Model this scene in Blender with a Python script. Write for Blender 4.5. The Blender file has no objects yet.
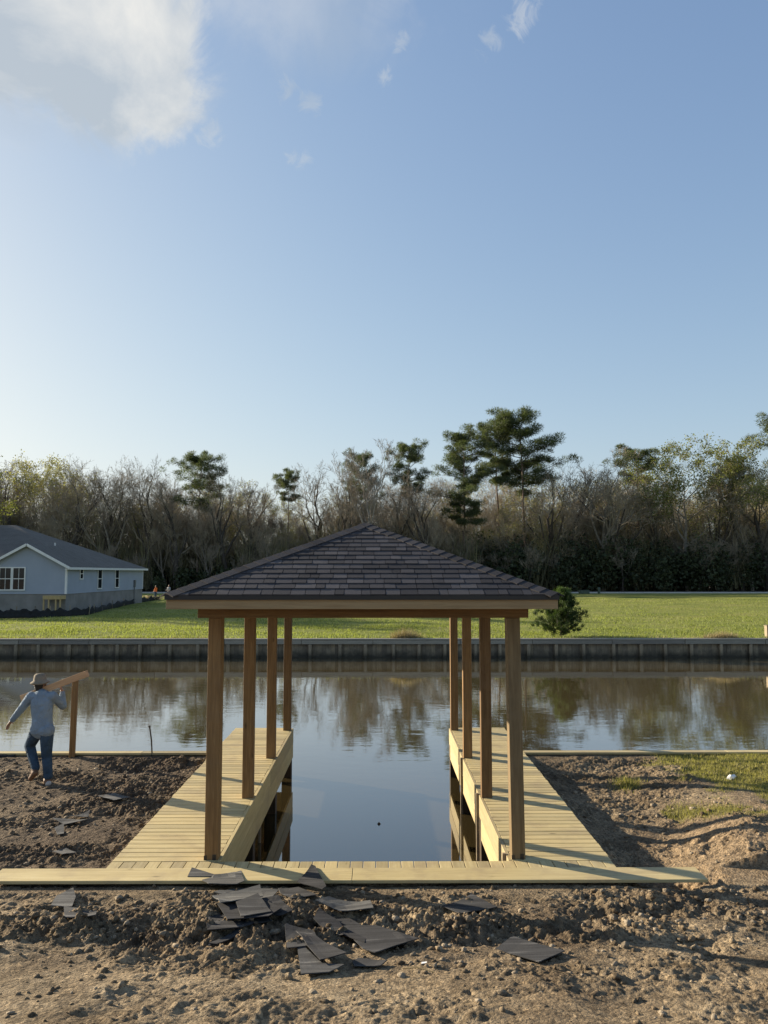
import bpy, bmesh, math, random
import numpy as np
from mathutils import Vector, Matrix, Euler

SC = bpy.context.scene
R = math.radians
rnd = random.Random(7)

# ------------------------------------------------------------------ camera
FPX, PITCH, YAW, CAMZ = 769.0, R(4.535), R(-0.373), 3.2
cd = bpy.data.cameras.new('camera')
cam = bpy.data.objects.new('camera', cd)
SC.collection.objects.link(cam)
cam.location = (0, 0, CAMZ)
cam.rotation_euler = (R(90) + PITCH, 0, YAW)
cd.sensor_fit = 'AUTO'
cd.sensor_width = 36.0
cd.lens = FPX * 36.0 / 1024.0
cd.clip_start = 0.05
cd.clip_end = 6000
SC.camera = cam

# ------------------------------------------------------------------ light, sky, exposure
SUN_AZ = R(-61)          # measured from +Y, negative = to the left
SUN_EL = R(17)
SUN_STRENGTH = 5.0
SKY_STRENGTH = 0.105
EXPOSURE = 1.15
to_sun = Vector((math.sin(SUN_AZ) * math.cos(SUN_EL), math.cos(SUN_AZ) * math.cos(SUN_EL), math.sin(SUN_EL)))
sl = bpy.data.lights.new('sun', 'SUN')
sl.energy = SUN_STRENGTH
sl.angle = R(0.53)
sl.color = (1.0, 0.86, 0.66)
so = bpy.data.objects.new('sun', sl)
SC.collection.objects.link(so)
so.rotation_euler = to_sun.to_track_quat('Z', 'Y').to_euler()
so.location = to_sun * 200

SC.view_settings.view_transform = 'Standard'
SC.view_settings.look = 'None'
SC.view_settings.exposure = EXPOSURE
SC.view_settings.gamma = 1
SC.view_settings.use_curve_mapping = False
SC.cycles.max_bounces = 8
SC.cycles.transparent_max_bounces = 8
SC.cycles.use_denoising = True


def px_dir(px, py):
    v = Vector(((px - 384.0) / FPX, -(py - 512.0) / FPX, -1.0))
    return (Euler((R(90) + PITCH, 0, YAW)).to_matrix() @ v).normalized()


def onz(px, py, z=0.0):
    """the point where the sight line through a pixel of the photograph meets height z"""
    d = px_dir(px, py)
    t = (z - CAMZ) / d.z
    return Vector((0, 0, CAMZ)) + d * t


def ony(px, py, Y):
    d = px_dir(px, py)
    return Vector((0, 0, CAMZ)) + d * (Y / d.y)


def build_world():
    w = bpy.data.worlds.new('World')
    SC.world = w
    w.use_nodes = True
    nt = w.node_tree
    nt.nodes.clear()
    N, L = nt.nodes.new, nt.links.new
    out = N('ShaderNodeOutputWorld')
    bg = N('ShaderNodeBackground')
    sky = N('ShaderNodeTexSky')
    sky.sky_type = 'NISHITA'
    sky.sun_disc = False
    sky.sun_elevation = SUN_EL
    sky.sun_rotation = SUN_AZ
    sky.altitude = 20
    sky.air_density = 1.0
    sky.dust_density = 1.3
    sky.ozone_density = 1.8
    tc = N('ShaderNodeTexCoord')

    def blob(d, inner, outer, stretch=(1, 1, 1)):
        # 1 inside a cone round direction d, 0 outside
        vm = N('ShaderNodeVectorMath'); vm.operation = 'DISTANCE'
        m1 = N('ShaderNodeVectorMath'); m1.operation = 'MULTIPLY'
        m1.inputs[1].default_value = stretch
        nrm = N('ShaderNodeVectorMath'); nrm.operation = 'NORMALIZE'
        L(tc.outputs['Generated'], nrm.inputs[0])
        L(nrm.outputs[0], m1.inputs[0])
        L(m1.outputs[0], vm.inputs[0])
        vm.inputs[1].default_value = (d.x * stretch[0], d.y * stretch[1], d.z * stretch[2])
        mr = N('ShaderNodeMapRange')
        mr.interpolation_type = 'SMOOTHSTEP'
        mr.inputs['From Min'].default_value = outer
        mr.inputs['From Max'].default_value = inner
        L(vm.outputs['Value'], mr.inputs['Value'])
        return mr.outputs[0]

    def maxi(a, b):
        m = N('ShaderNodeMath'); m.operation = 'MAXIMUM'
        L(a, m.inputs[0]); L(b, m.inputs[1])
        return m.outputs[0]

    def mul(a, b):
        m = N('ShaderNodeMath'); m.operation = 'MULTIPLY'
        L(a, m.inputs[0])
        if isinstance(b, float):
            m.inputs[1].default_value = b
        else:
            L(b, m.inputs[1])
        return m.outputs[0]

    # broad bank of cloud with a ragged lower edge, thinner veil along the top, a few torn wisps
    big = maxi(blob(px_dir(100, 30), 0.02, 0.165), mul(blob(px_dir(20, -60), 0.05, 0.23), .9))
    big = maxi(big, blob(px_dir(150, 95), 0.0, 0.085))
    thin = maxi(mul(blob(px_dir(290, -25), 0.0, 0.24, (1, 1, 2.0)), .9), blob(px_dir(15, 70), 0.0, 0.15))
    wisps = None
    for p, sz in (((311, 105), .034), ((212, 132), .036), ((522, 14), .042), ((490, 44), .036), ((400, 40), .026), ((300, 160), .034), ((286, 88), .03), ((386, 78), .026), ((38, 112), .04)):
        b = blob(px_dir(*p), 0.0, sz)
        wisps = b if wisps is None else maxi(wisps, b)

    def noise(scale, detail, rough, dist=0.0):
        n = N('ShaderNodeTexNoise')
        n.inputs['Scale'].default_value = scale
        n.inputs['Detail'].default_value = detail
        n.inputs['Roughness'].default_value = rough
        n.inputs['Distortion'].default_value = dist
        L(tc.outputs['Generated'], n.inputs['Vector'])
        return n.outputs['Fac']
    n1 = noise(8.0, 12, .63, .6)
    n2 = noise(38.0, 7, .68, .8)
    n3 = noise(5.0, 7, .6, .4)

    def dens(mask, lo, hi, nz, amount):
        # mask + noise pushed over a threshold: ragged cloud edges
        a = N('ShaderNodeMath'); a.operation = 'MULTIPLY_ADD'
        L(nz, a.inputs[0]); a.inputs[1].default_value = amount; L(mask, a.inputs[2])
        mr = N('ShaderNodeMapRange'); mr.interpolation_type = 'SMOOTHSTEP'
        mr.inputs['From Min'].default_value = lo
        mr.inputs['From Max'].default_value = hi
        L(a.outputs[0], mr.inputs['Value'])
        return mr.outputs[0]
    def gate(mask):
        g = N('ShaderNodeMath'); g.operation = 'MULTIPLY'; g.use_clamp = True
        L(mask, g.inputs[0]); g.inputs[1].default_value = 4.0
        return g.outputs[0]
    d_big = mul(mul(dens(big, 1.08, 1.62, n1, 1.9), 0.85), gate(big))
    d_thin = mul(gate(thin), mul(dens(thin, .95, 1.7, n1, 1.6), 0.30))
    d_w = mul(mul(dens(wisps, 1.85, 2.5, n2, 2.6), 0.36), gate(wisps))
    dn = maxi(maxi(d_big, d_thin), d_w)
    # sky through a soft shoulder, as the camera's own tone curve holds the bright side of it
    UNIT = 0.19

    def vec(op, a, b):
        v = N('ShaderNodeVectorMath'); v.operation = op
        for k, q in enumerate((a, b)):
            if isinstance(q, tuple): v.inputs[k].default_value = q
            else: L(q, v.inputs[k])
        return v.outputs[0]
    p = vec('MULTIPLY', sky.outputs['Color'], (UNIT, UNIT, UNIT))
    num = vec('MULTIPLY', p, (1.60, 1.69, 2.23))
    den = vec('ADD', vec('MULTIPLY', p, (1.10, 1.15, 1.76)), (1.0, 1.0, 1.0))
    skyc = vec('DIVIDE', num, den)
    # cloud tint: bright sunlit rim, greyer body
    cr = N('ShaderNodeValToRGB')
    cr.color_ramp.elements[0].position = 0.36
    cr.color_ramp.elements[0].color = (.92, .90, .84, 1)
    cr.color_ramp.elements[1].position = 0.60
    cr.color_ramp.elements[1].color = (.50, .56, .62, 1)
    L(n3, cr.inputs['Fac'])
    mix = N('ShaderNodeMix'); mix.data_type = 'RGBA'
    L(dn, mix.inputs['Factor'])
    L(skyc, mix.inputs['A'])
    L(cr.outputs['Color'], mix.inputs['B'])
    K = 1.0 / (SKY_STRENGTH * 2 ** EXPOSURE)
    L(vec('MULTIPLY', mix.outputs['Result'], (K, K, K)), bg.inputs['Color'])
    bg.inputs['Strength'].default_value = SKY_STRENGTH
    L(bg.outputs[0], out.inputs['Surface'])


build_world()

# ------------------------------------------------------------------ helpers


def link(o, parent=None):
    SC.collection.objects.link(o)
    if parent is not None:
        o.parent = parent
    return o


def tag(o, label=None, cat=None, group=None, kind=None):
    if label: o['label'] = label
    if cat: o['category'] = cat
    if group: o['group'] = group
    if kind: o['kind'] = kind
    return o


def empty(name, loc, label=None, cat=None, group=None, rz=0.0):
    o = bpy.data.objects.new(name, None)
    o.empty_display_size = 0.3
    o.location = loc
    o.rotation_euler = (0, 0, rz)
    link(o)
    return tag(o, label, cat, group)


class MB:
    """collects simple shapes; build() links them as one mesh object"""

    def __init__(self):
        self.v, self.f, self.t = [], [], []

    def add(self, vs, fs, tint=None):
        b = len(self.v)
        t = rnd.random() if tint is None else tint
        self.v.extend(tuple(p) for p in vs)
        for q in fs:
            self.f.append(tuple(i + b for i in q))
            self.t.append(t)
        return self

    def box(self, x0, x1, y0, y1, z0, z1, tint=None, mat=None):
        vs = [Vector((x, y, z)) for x in (x0, x1) for y in (y0, y1) for z in (z0, z1)]
        if mat is not None:
            vs = [mat @ p for p in vs]
        return self.add(vs, [(0, 1, 3, 2), (4, 6, 7, 5), (0, 4, 5, 1), (2, 3, 7, 6), (0, 2, 6, 4), (1, 5, 7, 3)], tint)

    def beam(self, p0, p1, w, h, tint=None, up=(0, 0, 1)):
        p0, p1, up = Vector(p0), Vector(p1), Vector(up)
        d = (p1 - p0).normalized()
        s = d.cross(up)
        if s.length < 1e-4: s = Vector((1, 0, 0))
        s.normalize()
        u = s.cross(d)
        vs = [p + s * a * w / 2 + u * b * h / 2 for p in (p0, p1) for a, b in ((-1, -1), (1, -1), (1, 1), (-1, 1))]
        return self.add(vs, [(3, 2, 1, 0), (4, 5, 6, 7), (0, 1, 5, 4), (1, 2, 6, 5), (2, 3, 7, 6), (3, 0, 4, 7)], tint)

    def tube(self, pts, rads, n=6, tint=None, cap=True):
        pts = [Vector(p) for p in pts]
        vs, fs = [], []
        for i, p in enumerate(pts):
            a = pts[max(i - 1, 0)]; b = pts[min(i + 1, len(pts) - 1)]
            d = (b - a).normalized()
            s = d.cross(Vector((0.13, 0.31, 0.94)))
            if s.length < 1e-3: s = d.cross(Vector((1, 0, 0)))
            s.normalize(); u = s.cross(d)
            for k in range(n):
                an = 2 * math.pi * k / n
                vs.append(p + (s * math.cos(an) + u * math.sin(an)) * rads[i])
        for i in range(len(pts) - 1):
            for k in range(n):
                k2 = (k + 1) % n
                fs.append((i * n + k, i * n + k2, (i + 1) * n + k2, (i + 1) * n + k))
        if cap:
            fs.append(tuple(range(n))[::-1])
            fs.append(tuple((len(pts) - 1) * n + k for k in range(n)))
        return self.add(vs, fs, tint)

    def prism(self, poly, thick, tint=None):
        """a flat outline (list of 3-D points) given thickness downwards"""
        n = len(poly)
        top = [Vector(p) for p in poly]
        bot = [p - Vector((0, 0, thick)) for p in top]
        fs = [tuple(range(n)), tuple(range(n, 2 * n))[::-1]]
        fs += [(i, n + i, n + (i + 1) % n, (i + 1) % n) for i in range(n)]
        return self.add(top + bot, fs, tint)

    def mesh(self, name):
        me = bpy.data.meshes.new(name)
        me.from_pydata(self.v, [], self.f)
        a = me.attributes.new('tint', 'FLOAT', 'FACE')
        a.data.foreach_set('value', np.array(self.t, dtype=np.float32))
        me.update()
        return me

    def build(self, name, m, parent=None, bevel=0.0, smooth=False, recalc=True):
        me = self.mesh(name)
        if recalc:
            bm = bmesh.new(); bm.from_mesh(me)
            bmesh.ops.recalc_face_normals(bm, faces=bm.faces)
            bm.to_mesh(me); bm.free()
        me.materials.append(m)
        if smooth:
            me.polygons.foreach_set('use_smooth', [True] * len(me.polygons))
        o = link(bpy.data.objects.new(name, me), parent)
        if bevel:
            b = o.modifiers.new('bevel', 'BEVEL')
            b.width = bevel; b.segments = 2; b.limit_method = 'ANGLE'; b.angle_limit = R(40)
        return o


def np_mesh(name, verts, faces, m, attrs=None, smooth=True, parent=None):
    """verts (n,3), faces (k,3 or 4) numpy arrays"""
    me = bpy.data.meshes.new(name)
    k = faces.shape[1]
    me.vertices.add(len(verts))
    me.vertices.foreach_set('co', verts.astype(np.float32).ravel())
    me.loops.add(faces.size)
    me.loops.foreach_set('vertex_index', faces.astype(np.int32).ravel())
    me.polygons.add(len(faces))
    me.polygons.foreach_set('loop_start', np.arange(0, faces.size, k, dtype=np.int32))
    me.polygons.foreach_set('loop_total', np.full(len(faces), k, dtype=np.int32))
    if smooth:
        me.polygons.foreach_set('use_smooth', np.ones(len(faces), dtype=bool))
    for an, (dom, val) in (attrs or {}).items():
        a = me.attributes.new(an, 'FLOAT', dom)
        a.data.foreach_set('value', val.astype(np.float32))
    me.update(calc_edges=True)
    me.validate()
    me.materials.append(m)
    return link(bpy.data.objects.new(name, me), parent)


# ---- vectorised noise
_rs = np.random.RandomState(11)
_perm = _rs.permutation(65536)


def _hash(ix, iy, seed):
    return _perm[(_perm[(ix + seed * 1013) & 65535] + iy) & 65535] / 65535.0


def vnoise(x, y, seed=0):
    ix = np.floor(x).astype(np.int64); iy = np.floor(y).astype(np.int64)
    fx = x - ix; fy = y - iy
    ux = fx * fx * fx * (fx * (fx * 6 - 15) + 10); uy = fy * fy * fy * (fy * (fy * 6 - 15) + 10)
    a = _hash(ix, iy, seed); b = _hash(ix + 1, iy, seed)
    c = _hash(ix, iy + 1, seed); d = _hash(ix + 1, iy + 1, seed)
    return (a + (b - a) * ux) * (1 - uy) + (c + (d - c) * ux) * uy


def fbm(x, y, seed=0, octv=4, gain=.5):
    s = 0; a = 1; t = 0
    for o in range(octv):
        c, sn = math.cos(o * 1.1), math.sin(o * 1.1)
        s = s + a * vnoise((x * c - y * sn) * 2 ** o + 17.3 * o, (x * sn + y * c) * 2 ** o - 9.1 * o, seed + o)
        t += a; a *= gain
    return s / t


def billow(x, y, seed=0, octv=4, gain=.5):
    s = 0; a = 1; t = 0
    for o in range(octv):
        c, sn = math.cos(o * .9), math.sin(o * .9)
        s = s + a * np.abs(2 * vnoise((x * c - y * sn) * 2 ** o + 7.3 * o, (x * sn + y * c) * 2 ** o + 3.7 * o, seed + o) - 1)
        t += a; a *= gain
    return s / t


def sstep(a, b, x):
    t = np.clip((x - a) / (b - a), 0, 1)
    return t * t * (3 - 2 * t)


# ------------------------------------------------------------------ materials


def new_mat(name):
    m = bpy.data.materials.new(name)
    m.use_nodes = True
    nt = m.node_tree
    return m, nt, nt.nodes['Principled BSDF'], nt.nodes.new, nt.links.new


def ramp(nt, fac, stops):
    r = nt.nodes.new('ShaderNodeValToRGB')
    e = r.color_ramp.elements
    while len(e) < len(stops): e.new(0.5)
    for k, (p, c) in enumerate(stops):
        e[k].position = p
        e[k].color = (*c, 1)
    nt.links.new(fac, r.inputs['Fac'])
    return r.outputs['Color']


def noise_node(nt, vec, scale, detail=4, rough=.55, dist=0):
    n = nt.nodes.new('ShaderNodeTexNoise')
    n.inputs['Scale'].default_value = scale
    n.inputs['Detail'].default_value = detail
    n.inputs['Roughness'].default_value = rough
    n.inputs['Distortion'].default_value = dist
    if vec is not None: nt.links.new(vec, n.inputs['Vector'])
    return n.outputs['Fac']


def mixc(nt, fac, a, b, mode='MIX'):
    m = nt.nodes.new('ShaderNodeMix'); m.data_type = 'RGBA'; m.blend_type = mode
    for key, val in (('Factor', fac), ('A', a), ('B', b)):
        if isinstance(val, (int, float)): m.inputs[key].default_value = val
        elif isinstance(val, tuple): m.inputs[key].default_value = (*val, 1)
        else: nt.links.new(val, m.inputs[key])
    return m.outputs['Result']


def bump(nt, bsdf, fac, strength, dist):
    b = nt.nodes.new('ShaderNodeBump')
    b.inputs['Strength'].default_value = strength
    b.inputs['Distance'].default_value = dist
    nt.links.new(fac, b.inputs['Height'])
    nt.links.new(b.outputs[0], bsdf.inputs['Normal'])


def attr(nt, name):
    a = nt.nodes.new('ShaderNodeAttribute'); a.attribute_name = name
    return a.outputs['Fac']


def plain(name, c, rough=.6, var=.25, scale=6, metallic=0.0, bstr=.1):
    m, nt, b, N, L = new_mat(name)
    tc = N('ShaderNodeTexCoord')
    f = noise_node(nt, tc.outputs['Object'], scale, 5)
    lo = tuple(x * (1 - var) for x in c); hi = tuple(min(1, x * (1 + var)) for x in c)
    L(ramp(nt, f, [(.3, lo), (.7, hi)]), b.inputs['Base Color'])
    b.inputs['Roughness'].default_value = rough
    b.inputs['Metallic'].default_value = metallic
    if bstr: bump(nt, b, f, bstr, .01)
    return m


def wood(name, dark, mid, light, axis, rough=.62, knots=True, tvar=.35, stain=None):
    """sawn timber with grain along one object axis; 'tint' tells one board from the next"""
    m, nt, b, N, L = new_mat(name)
    tc = N('ShaderNodeTexCoord')
    off = N('ShaderNodeVectorMath'); off.operation = 'ADD'
    sc = N('ShaderNodeVectorMath'); sc.operation = 'SCALE'
    sc.inputs[0].default_value = (37.0, 23.0, 51.0)
    t = attr(nt, 'tint')
    L(t, sc.inputs['Scale'])
    L(tc.outputs['Object'], off.inputs[0]); L(sc.outputs[0], off.inputs[1])
    mp = N('ShaderNodeMapping')
    s = [1.0, 1.0, 1.0]; s[axis] = 0.06
    mp.inputs['Scale'].default_value = s
    L(off.outputs[0], mp.inputs['Vector'])
    g1 = noise_node(nt, mp.outputs[0], 42, 4, .6, .6)
    g2 = noise_node(nt, mp.outputs[0], 9, 5, .6, 1.2)
    c = ramp(nt, g1, [(.25, dark), (.5, mid), (.75, light)])
    c2 = ramp(nt, g2, [(.3, dark), (.6, mid), (.8, light)])
    c = mixc(nt, .45, c, c2)
    if knots:
        mp2 = N('ShaderNodeMapping')
        s2 = [1.0, 1.0, 1.0]; s2[axis] = 0.35
        mp2.inputs['Scale'].default_value = s2
        L(off.outputs[0], mp2.inputs['Vector'])
        vo = N('ShaderNodeTexVoronoi'); vo.inputs['Scale'].default_value = 4.2
        L(mp2.outputs[0], vo.inputs['Vector'])
        kf = ramp(nt, vo.outputs['Distance'], [(.03, (1, 1, 1)), (.09, (0, 0, 0))])
        kb = N('ShaderNodeRGBToBW'); L(kf, kb.inputs[0])
        km = N('ShaderNodeMath'); km.operation = 'MULTIPLY'; km.inputs[1].default_value = .9
        L(kb.outputs[0], km.inputs[0])
        c = mixc(nt, km.outputs[0], c, tuple(x * .45 for x in dark))
    # board to board
    tv = ramp(nt, t, [(0, (1 - tvar, 1 - tvar, 1 - tvar * .95)), (.5, (1, 1, .97)), (1, (1.0 + tvar * .35, 1.0 + tvar * .3, 1.0 + tvar * .15))])
    c = mixc(nt, 1.0, c, tv, 'MULTIPLY')
    if stain:
        sf = noise_node(nt, tc.outputs['Object'], 2.2, 6, .65)
        sm = N('ShaderNodeMapRange'); sm.inputs['From Min'].default_value = .5; sm.inputs['From Max'].default_value = .72
        sm.inputs['To Max'].default_value = .65
        L(sf, sm.inputs['Value'])
        c = mixc(nt, sm.outputs[0], c, stain)
    L(c, b.inputs['Base Color'])
    b.inputs['Roughness'].default_value = rough
    b.inputs['Specular IOR Level'].default_value = .3
    bump(nt, b, g1, .25, .004)
    return m


def leafmat(name, c, var=.4, transl=.3, rough=.6):
    m, nt, b, N, L = new_mat(name)
    t = attr(nt, 'tint')
    lo = tuple(x * (1 - var) for x in c); hi = tuple(x * (1 + var) for x in c)
    col = ramp(nt, t, [(0, lo), (1, hi)])
    L(col, b.inputs['Base Color'])
    b.inputs['Roughness'].default_value = rough
    b.inputs['Specular IOR Level'].default_value = .25
    tr = N('ShaderNodeBsdfTranslucent')
    L(mixc(nt, 1.0, col, (1.5, 1.6, .7), 'MULTIPLY'), tr.inputs['Color'])
    mx = N('ShaderNodeMixShader'); mx.inputs[0].default_value = transl
    out = nt.nodes['Material Output']
    L(b.outputs[0], mx.inputs[1]); L(tr.outputs[0], mx.inputs[2]); L(mx.outputs[0], out.inputs['Surface'])
    return m


DK = dict(dark=(.36, .28, .14), mid=(.52, .425, .225), light=(.62, .53, .31))
M = {}
M['deck_x'] = wood('treated decking across', axis=0, tvar=.42, stain=(.33, .255, .155), **DK)
M['deck_y'] = wood('treated decking along', axis=1, tvar=.30, stain=(.33, .255, .155), **DK)
PD = dict(dark=(.115, .062, .026), mid=(.245, .140, .056), light=(.37, .235, .11))
M['post_z'] = wood('brown treated post', axis=2, stain=(.20, .13, .07), **PD)
M['post_pale'] = wood('greyer treated post', axis=2, stain=(.20, .15, .085), dark=(.115, .08, .042), mid=(.22, .155, .08), light=(.33, .25, .14))
M['beam_x'] = wood('brown treated beam across', axis=0, stain=(.20, .12, .06), **PD)
M['beam_y'] = wood('brown treated beam along', axis=1, stain=(.20, .12, .06), **PD)
FD = dict(dark=(.25, .17, .085), mid=(.36, .26, .14), light=(.44, .34, .19))
M['fascia_x'] = wood('pine fascia across', axis=0, tvar=.15, **FD)
M['fascia_y'] = wood('pine fascia along', axis=1, tvar=.15, **FD)
M['pile_z'] = wood('wet dark pile', dark=(.025, .018, .012), mid=(.06, .04, .024), light=(.11, .07, .04), axis=2)
GW = dict(dark=(.12, .098, .070), mid=(.29, .235, .165), light=(.42, .345, .25))
M['grey_z'] = wood('weathered grey plank upright', axis=2, tvar=.4, knots=False, stain=(.045, .042, .036), **GW)
M['wall_z'] = wood('grey bulkhead plank with wet foot', axis=2, tvar=.4, knots=False, stain=(.045, .042, .036), **GW)


def wet_foot(m, z0, z1):
    # tide stain: dark algae from the water up to an uneven line
    nt = m.node_tree; b = nt.nodes['Principled BSDF']; L = nt.links.new
    tc = nt.nodes.new('ShaderNodeTexCoord'); sx = nt.nodes.new('ShaderNodeSeparateXYZ')
    L(tc.outputs['Object'], sx.inputs[0])
    n = noise_node(nt, tc.outputs['Object'], 2.6, 4)
    a = nt.nodes.new('ShaderNodeMath'); a.operation = 'MULTIPLY_ADD'
    L(n, a.inputs[0]); a.inputs[1].default_value = -.5; L(sx.outputs['Z'], a.inputs[2])
    mr = nt.nodes.new('ShaderNodeMapRange'); mr.inputs['From Min'].default_value = z0 - .25; mr.inputs['From Max'].default_value = z1 - .25
    L(a.outputs[0], mr.inputs['Value'])
    src = b.inputs['Base Color'].links[0].from_socket
    L(mixc(nt, mr.outputs[0], (.048, .042, .030), src), b.inputs['Base Color'])


wet_foot(M['wall_z'], .06, .42)
M['grey_x'] = wood('weathered grey cap board', axis=0, tvar=.3, knots=False, dark=(.16, .148, .125), mid=(.29, .265, .22), light=(.38, .35, .295))
M['lumber_x'] = wood('lumber on the shoulder', axis=0, dark=(.34, .19, .10), mid=(.52, .32, .18), light=(.62, .42, .25))
M['tie'] = plain('dark metal', (.05, .045, .04), .5, .3, 20, .6)


def shingle_mat(name, c1, c2, c3, streaks=False):
    m, nt, b, N, L = new_mat(name)
    tc = N('ShaderNodeTexCoord')
    t = attr(nt, 'tint')
    c = ramp(nt, t, [(0, c1), (.5, c2), (1, c3)])
    g = noise_node(nt, tc.outputs['Object'], 260, 2, .7)
    gr = ramp(nt, g, [(.3, (.55, .55, .55)), (.7, (1.45, 1.45, 1.45))])
    p = noise_node(nt, tc.outputs['Object'], 1.3, 4)
    pr = ramp(nt, p, [(.3, (.85, .85, .85)), (.7, (1.12, 1.12, 1.12))])
    c = mixc(nt, 1.0, c, gr, 'MULTIPLY')
    c = mixc(nt, 1.0, c, pr, 'MULTIPLY')
    if streaks:      # glue lines and worn mineral stripes across the sheet
        mp = N('ShaderNodeMapping'); mp.inputs['Rotation'].default_value = (0, 0, .35); mp.inputs['Scale'].default_value = (.5, 9, 1)
        oi = N('ShaderNodeObjectInfo')
        ad = N('ShaderNodeVectorMath'); ad.operation = 'ADD'
        L(tc.outputs['Object'], ad.inputs[0]); L(oi.outputs['Random'], ad.inputs[1])
        L(ad.outputs[0], mp.inputs['Vector'])
        st = noise_node(nt, mp.outputs[0], 2.2, 3, .6)
        c = mixc(nt, 1.0, c, ramp(nt, st, [(.36, (.6, .6, .62)), (.5, (1, 1, 1)), (.63, (1.2, 1.2, 1.2)), (.68, (2.4, 2.35, 2.25))]), 'MULTIPLY')
    L(c, b.inputs['Base Color'])
    b.inputs['Roughness'].default_value = .9
    b.inputs['Specular IOR Level'].default_value = .2
    bump(nt, b, g, .4, .003)
    return m


M['shingle'] = shingle_mat('charcoal purple shingle', (.028, .027, .030), (.054, .051, .055), (.088, .082, .085))
M['scrap'] = shingle_mat('shingle scrap', (.030, .030, .032), (.048, .048, .049), (.095, .095, .092), True)
M['house_roof'] = shingle_mat('house shingle', (.095, .089, .080), (.12, .113, .101), (.145, .137, .124))


def soil_mat():
    m, nt, b, N, L = new_mat('soil')
    tc = N('ShaderNodeTexCoord')
    P = tc.outputs['Object']
    n1 = noise_node(nt, P, 1.1, 6, .62)
    n2 = noise_node(nt, P, 14, 6, .65)
    n3 = noise_node(nt, P, 90, 4, .7)
    dry = ramp(nt, n1, [(.32, (.165, .125, .082)), (.52, (.255, .200, .132)), (.72, (.35, .285, .195))])
    v = ramp(nt, n2, [(.3, (.62, .60, .58)), (.6, (1.0, 1.0, 1.0)), (.8, (1.25, 1.22, 1.15))])
    dry = mixc(nt, 1.0, dry, v, 'MULTIPLY')
    mp0 = N('ShaderNodeMapping'); mp0.inputs['Scale'].default_value = (.7, 1.6, 1)
    L(P, mp0.inputs['Vector'])
    dry = mixc(nt, 1.0, dry, ramp(nt, noise_node(nt, mp0.outputs[0], 1.3, 5, .6), [(.34, (.62, .60, .57)), (.5, (1, 1, 1)), (.66, (1.28, 1.26, 1.22))]), 'MULTIPLY')
    wet = ramp(nt, n2, [(.3, (.068, .051, .036)), (.6, (.128, .097, .068)), (.8, (.225, .178, .128))])
    clay = ramp(nt, n2, [(.3, (.20, .145, .088)), (.6, (.30, .225, .145)), (.8, (.39, .305, .205))])
    c = mixc(nt, attr(nt, 'wet'), dry, wet)
    c = mixc(nt, attr(nt, 'clay'), c, clay)
    # crumbs: each little cell of earth has its own tone
    vc = N('ShaderNodeTexVoronoi'); vc.inputs['Scale'].default_value = 30
    wv = N('ShaderNodeVectorMath'); wv.operation = 'ADD'
    nz = N('ShaderNodeTexNoise'); nz.inputs['Scale'].default_value = 20; L(P, nz.inputs['Vector'])
    sc_ = N('ShaderNodeVectorMath'); sc_.operation = 'SCALE'; sc_.inputs['Scale'].default_value = .05
    L(nz.outputs['Color'], sc_.inputs[0]); L(P, wv.inputs[0]); L(sc_.outputs[0], wv.inputs[1]); L(wv.outputs[0], vc.inputs['Vector'])
    bw = N('ShaderNodeRGBToBW'); L(vc.outputs['Color'], bw.inputs[0])
    c = mixc(nt, .85, c, mixc(nt, 1.0, c, ramp(nt, bw.outputs[0], [(.15, (.55, .54, .52)), (.5, (1, 1, 1)), (.8, (1.3, 1.28, 1.22)), (.92, (1.75, 1.7, 1.6))]), 'MULTIPLY'))
    c = mixc(nt, attr(nt, 'pale'), c, (.42, .355, .265))
    grass = ramp(nt, n2, [(.3, (.10, .095, .035)), (.6, (.17, .16, .06)), (.8, (.26, .22, .10))])
    c = mixc(nt, attr(nt, 'grassy'), c, grass)
    v3 = ramp(nt, n3, [(.3, (.72, .72, .72)), (.7, (1.22, 1.2, 1.18))])
    c = mixc(nt, 1.0, c, v3, 'MULTIPLY')
    L(c, b.inputs['Base Color'])
    b.inputs['Roughness'].default_value = .95
    b.inputs['Specular IOR Level'].default_value = .15
    add = N('ShaderNodeMath'); add.operation = 'ADD'
    L(n2, add.inputs[0]); L(n3, add.inputs[1])
    vo = N('ShaderNodeTexVoronoi'); vo.inputs['Scale'].default_value = 38
    L(P, vo.inputs['Vector'])
    ad2 = N('ShaderNodeMath'); ad2.operation = 'MULTIPLY_ADD'
    L(vo.outputs['Distance'], ad2.inputs[0]); ad2.inputs[1].default_value = -.9; L(add.outputs[0], ad2.inputs[2])
    bump(nt, b, ad2.outputs[0], .8, .022)
    return m


M['soil'] = soil_mat()


def lawn_mat():
    m, nt, b, N, L = new_mat('lawn')
    tc = N('ShaderNodeTexCoord')
    P = tc.outputs['Object']
    mp = N('ShaderNodeMapping'); mp.inputs['Scale'].default_value = (.35, 1, 1)
    L(P, mp.inputs['Vector'])
    n1 = noise_node(nt, mp.outputs[0], .35, 6, .65)
    n2 = noise_node(nt, P, 5, 5, .7)
    c = ramp(nt, n1, [(.3, (.14, .165, .038)), (.5, (.20, .215, .055)), (.62, (.25, .24, .075)), (.74, (.30, .25, .125))])
    v = ramp(nt, n2, [(.3, (.6, .62, .6)), (.7, (1.3, 1.3, 1.2))])
    c = mixc(nt, 1.0, c, v, 'MULTIPLY')
    L(c, b.inputs['Base Color'])
    b.inputs['Roughness'].default_value = .9
    b.inputs['Specular IOR Level'].default_value = .1
    bump(nt, b, n2, .8, .08)
    return m


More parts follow.
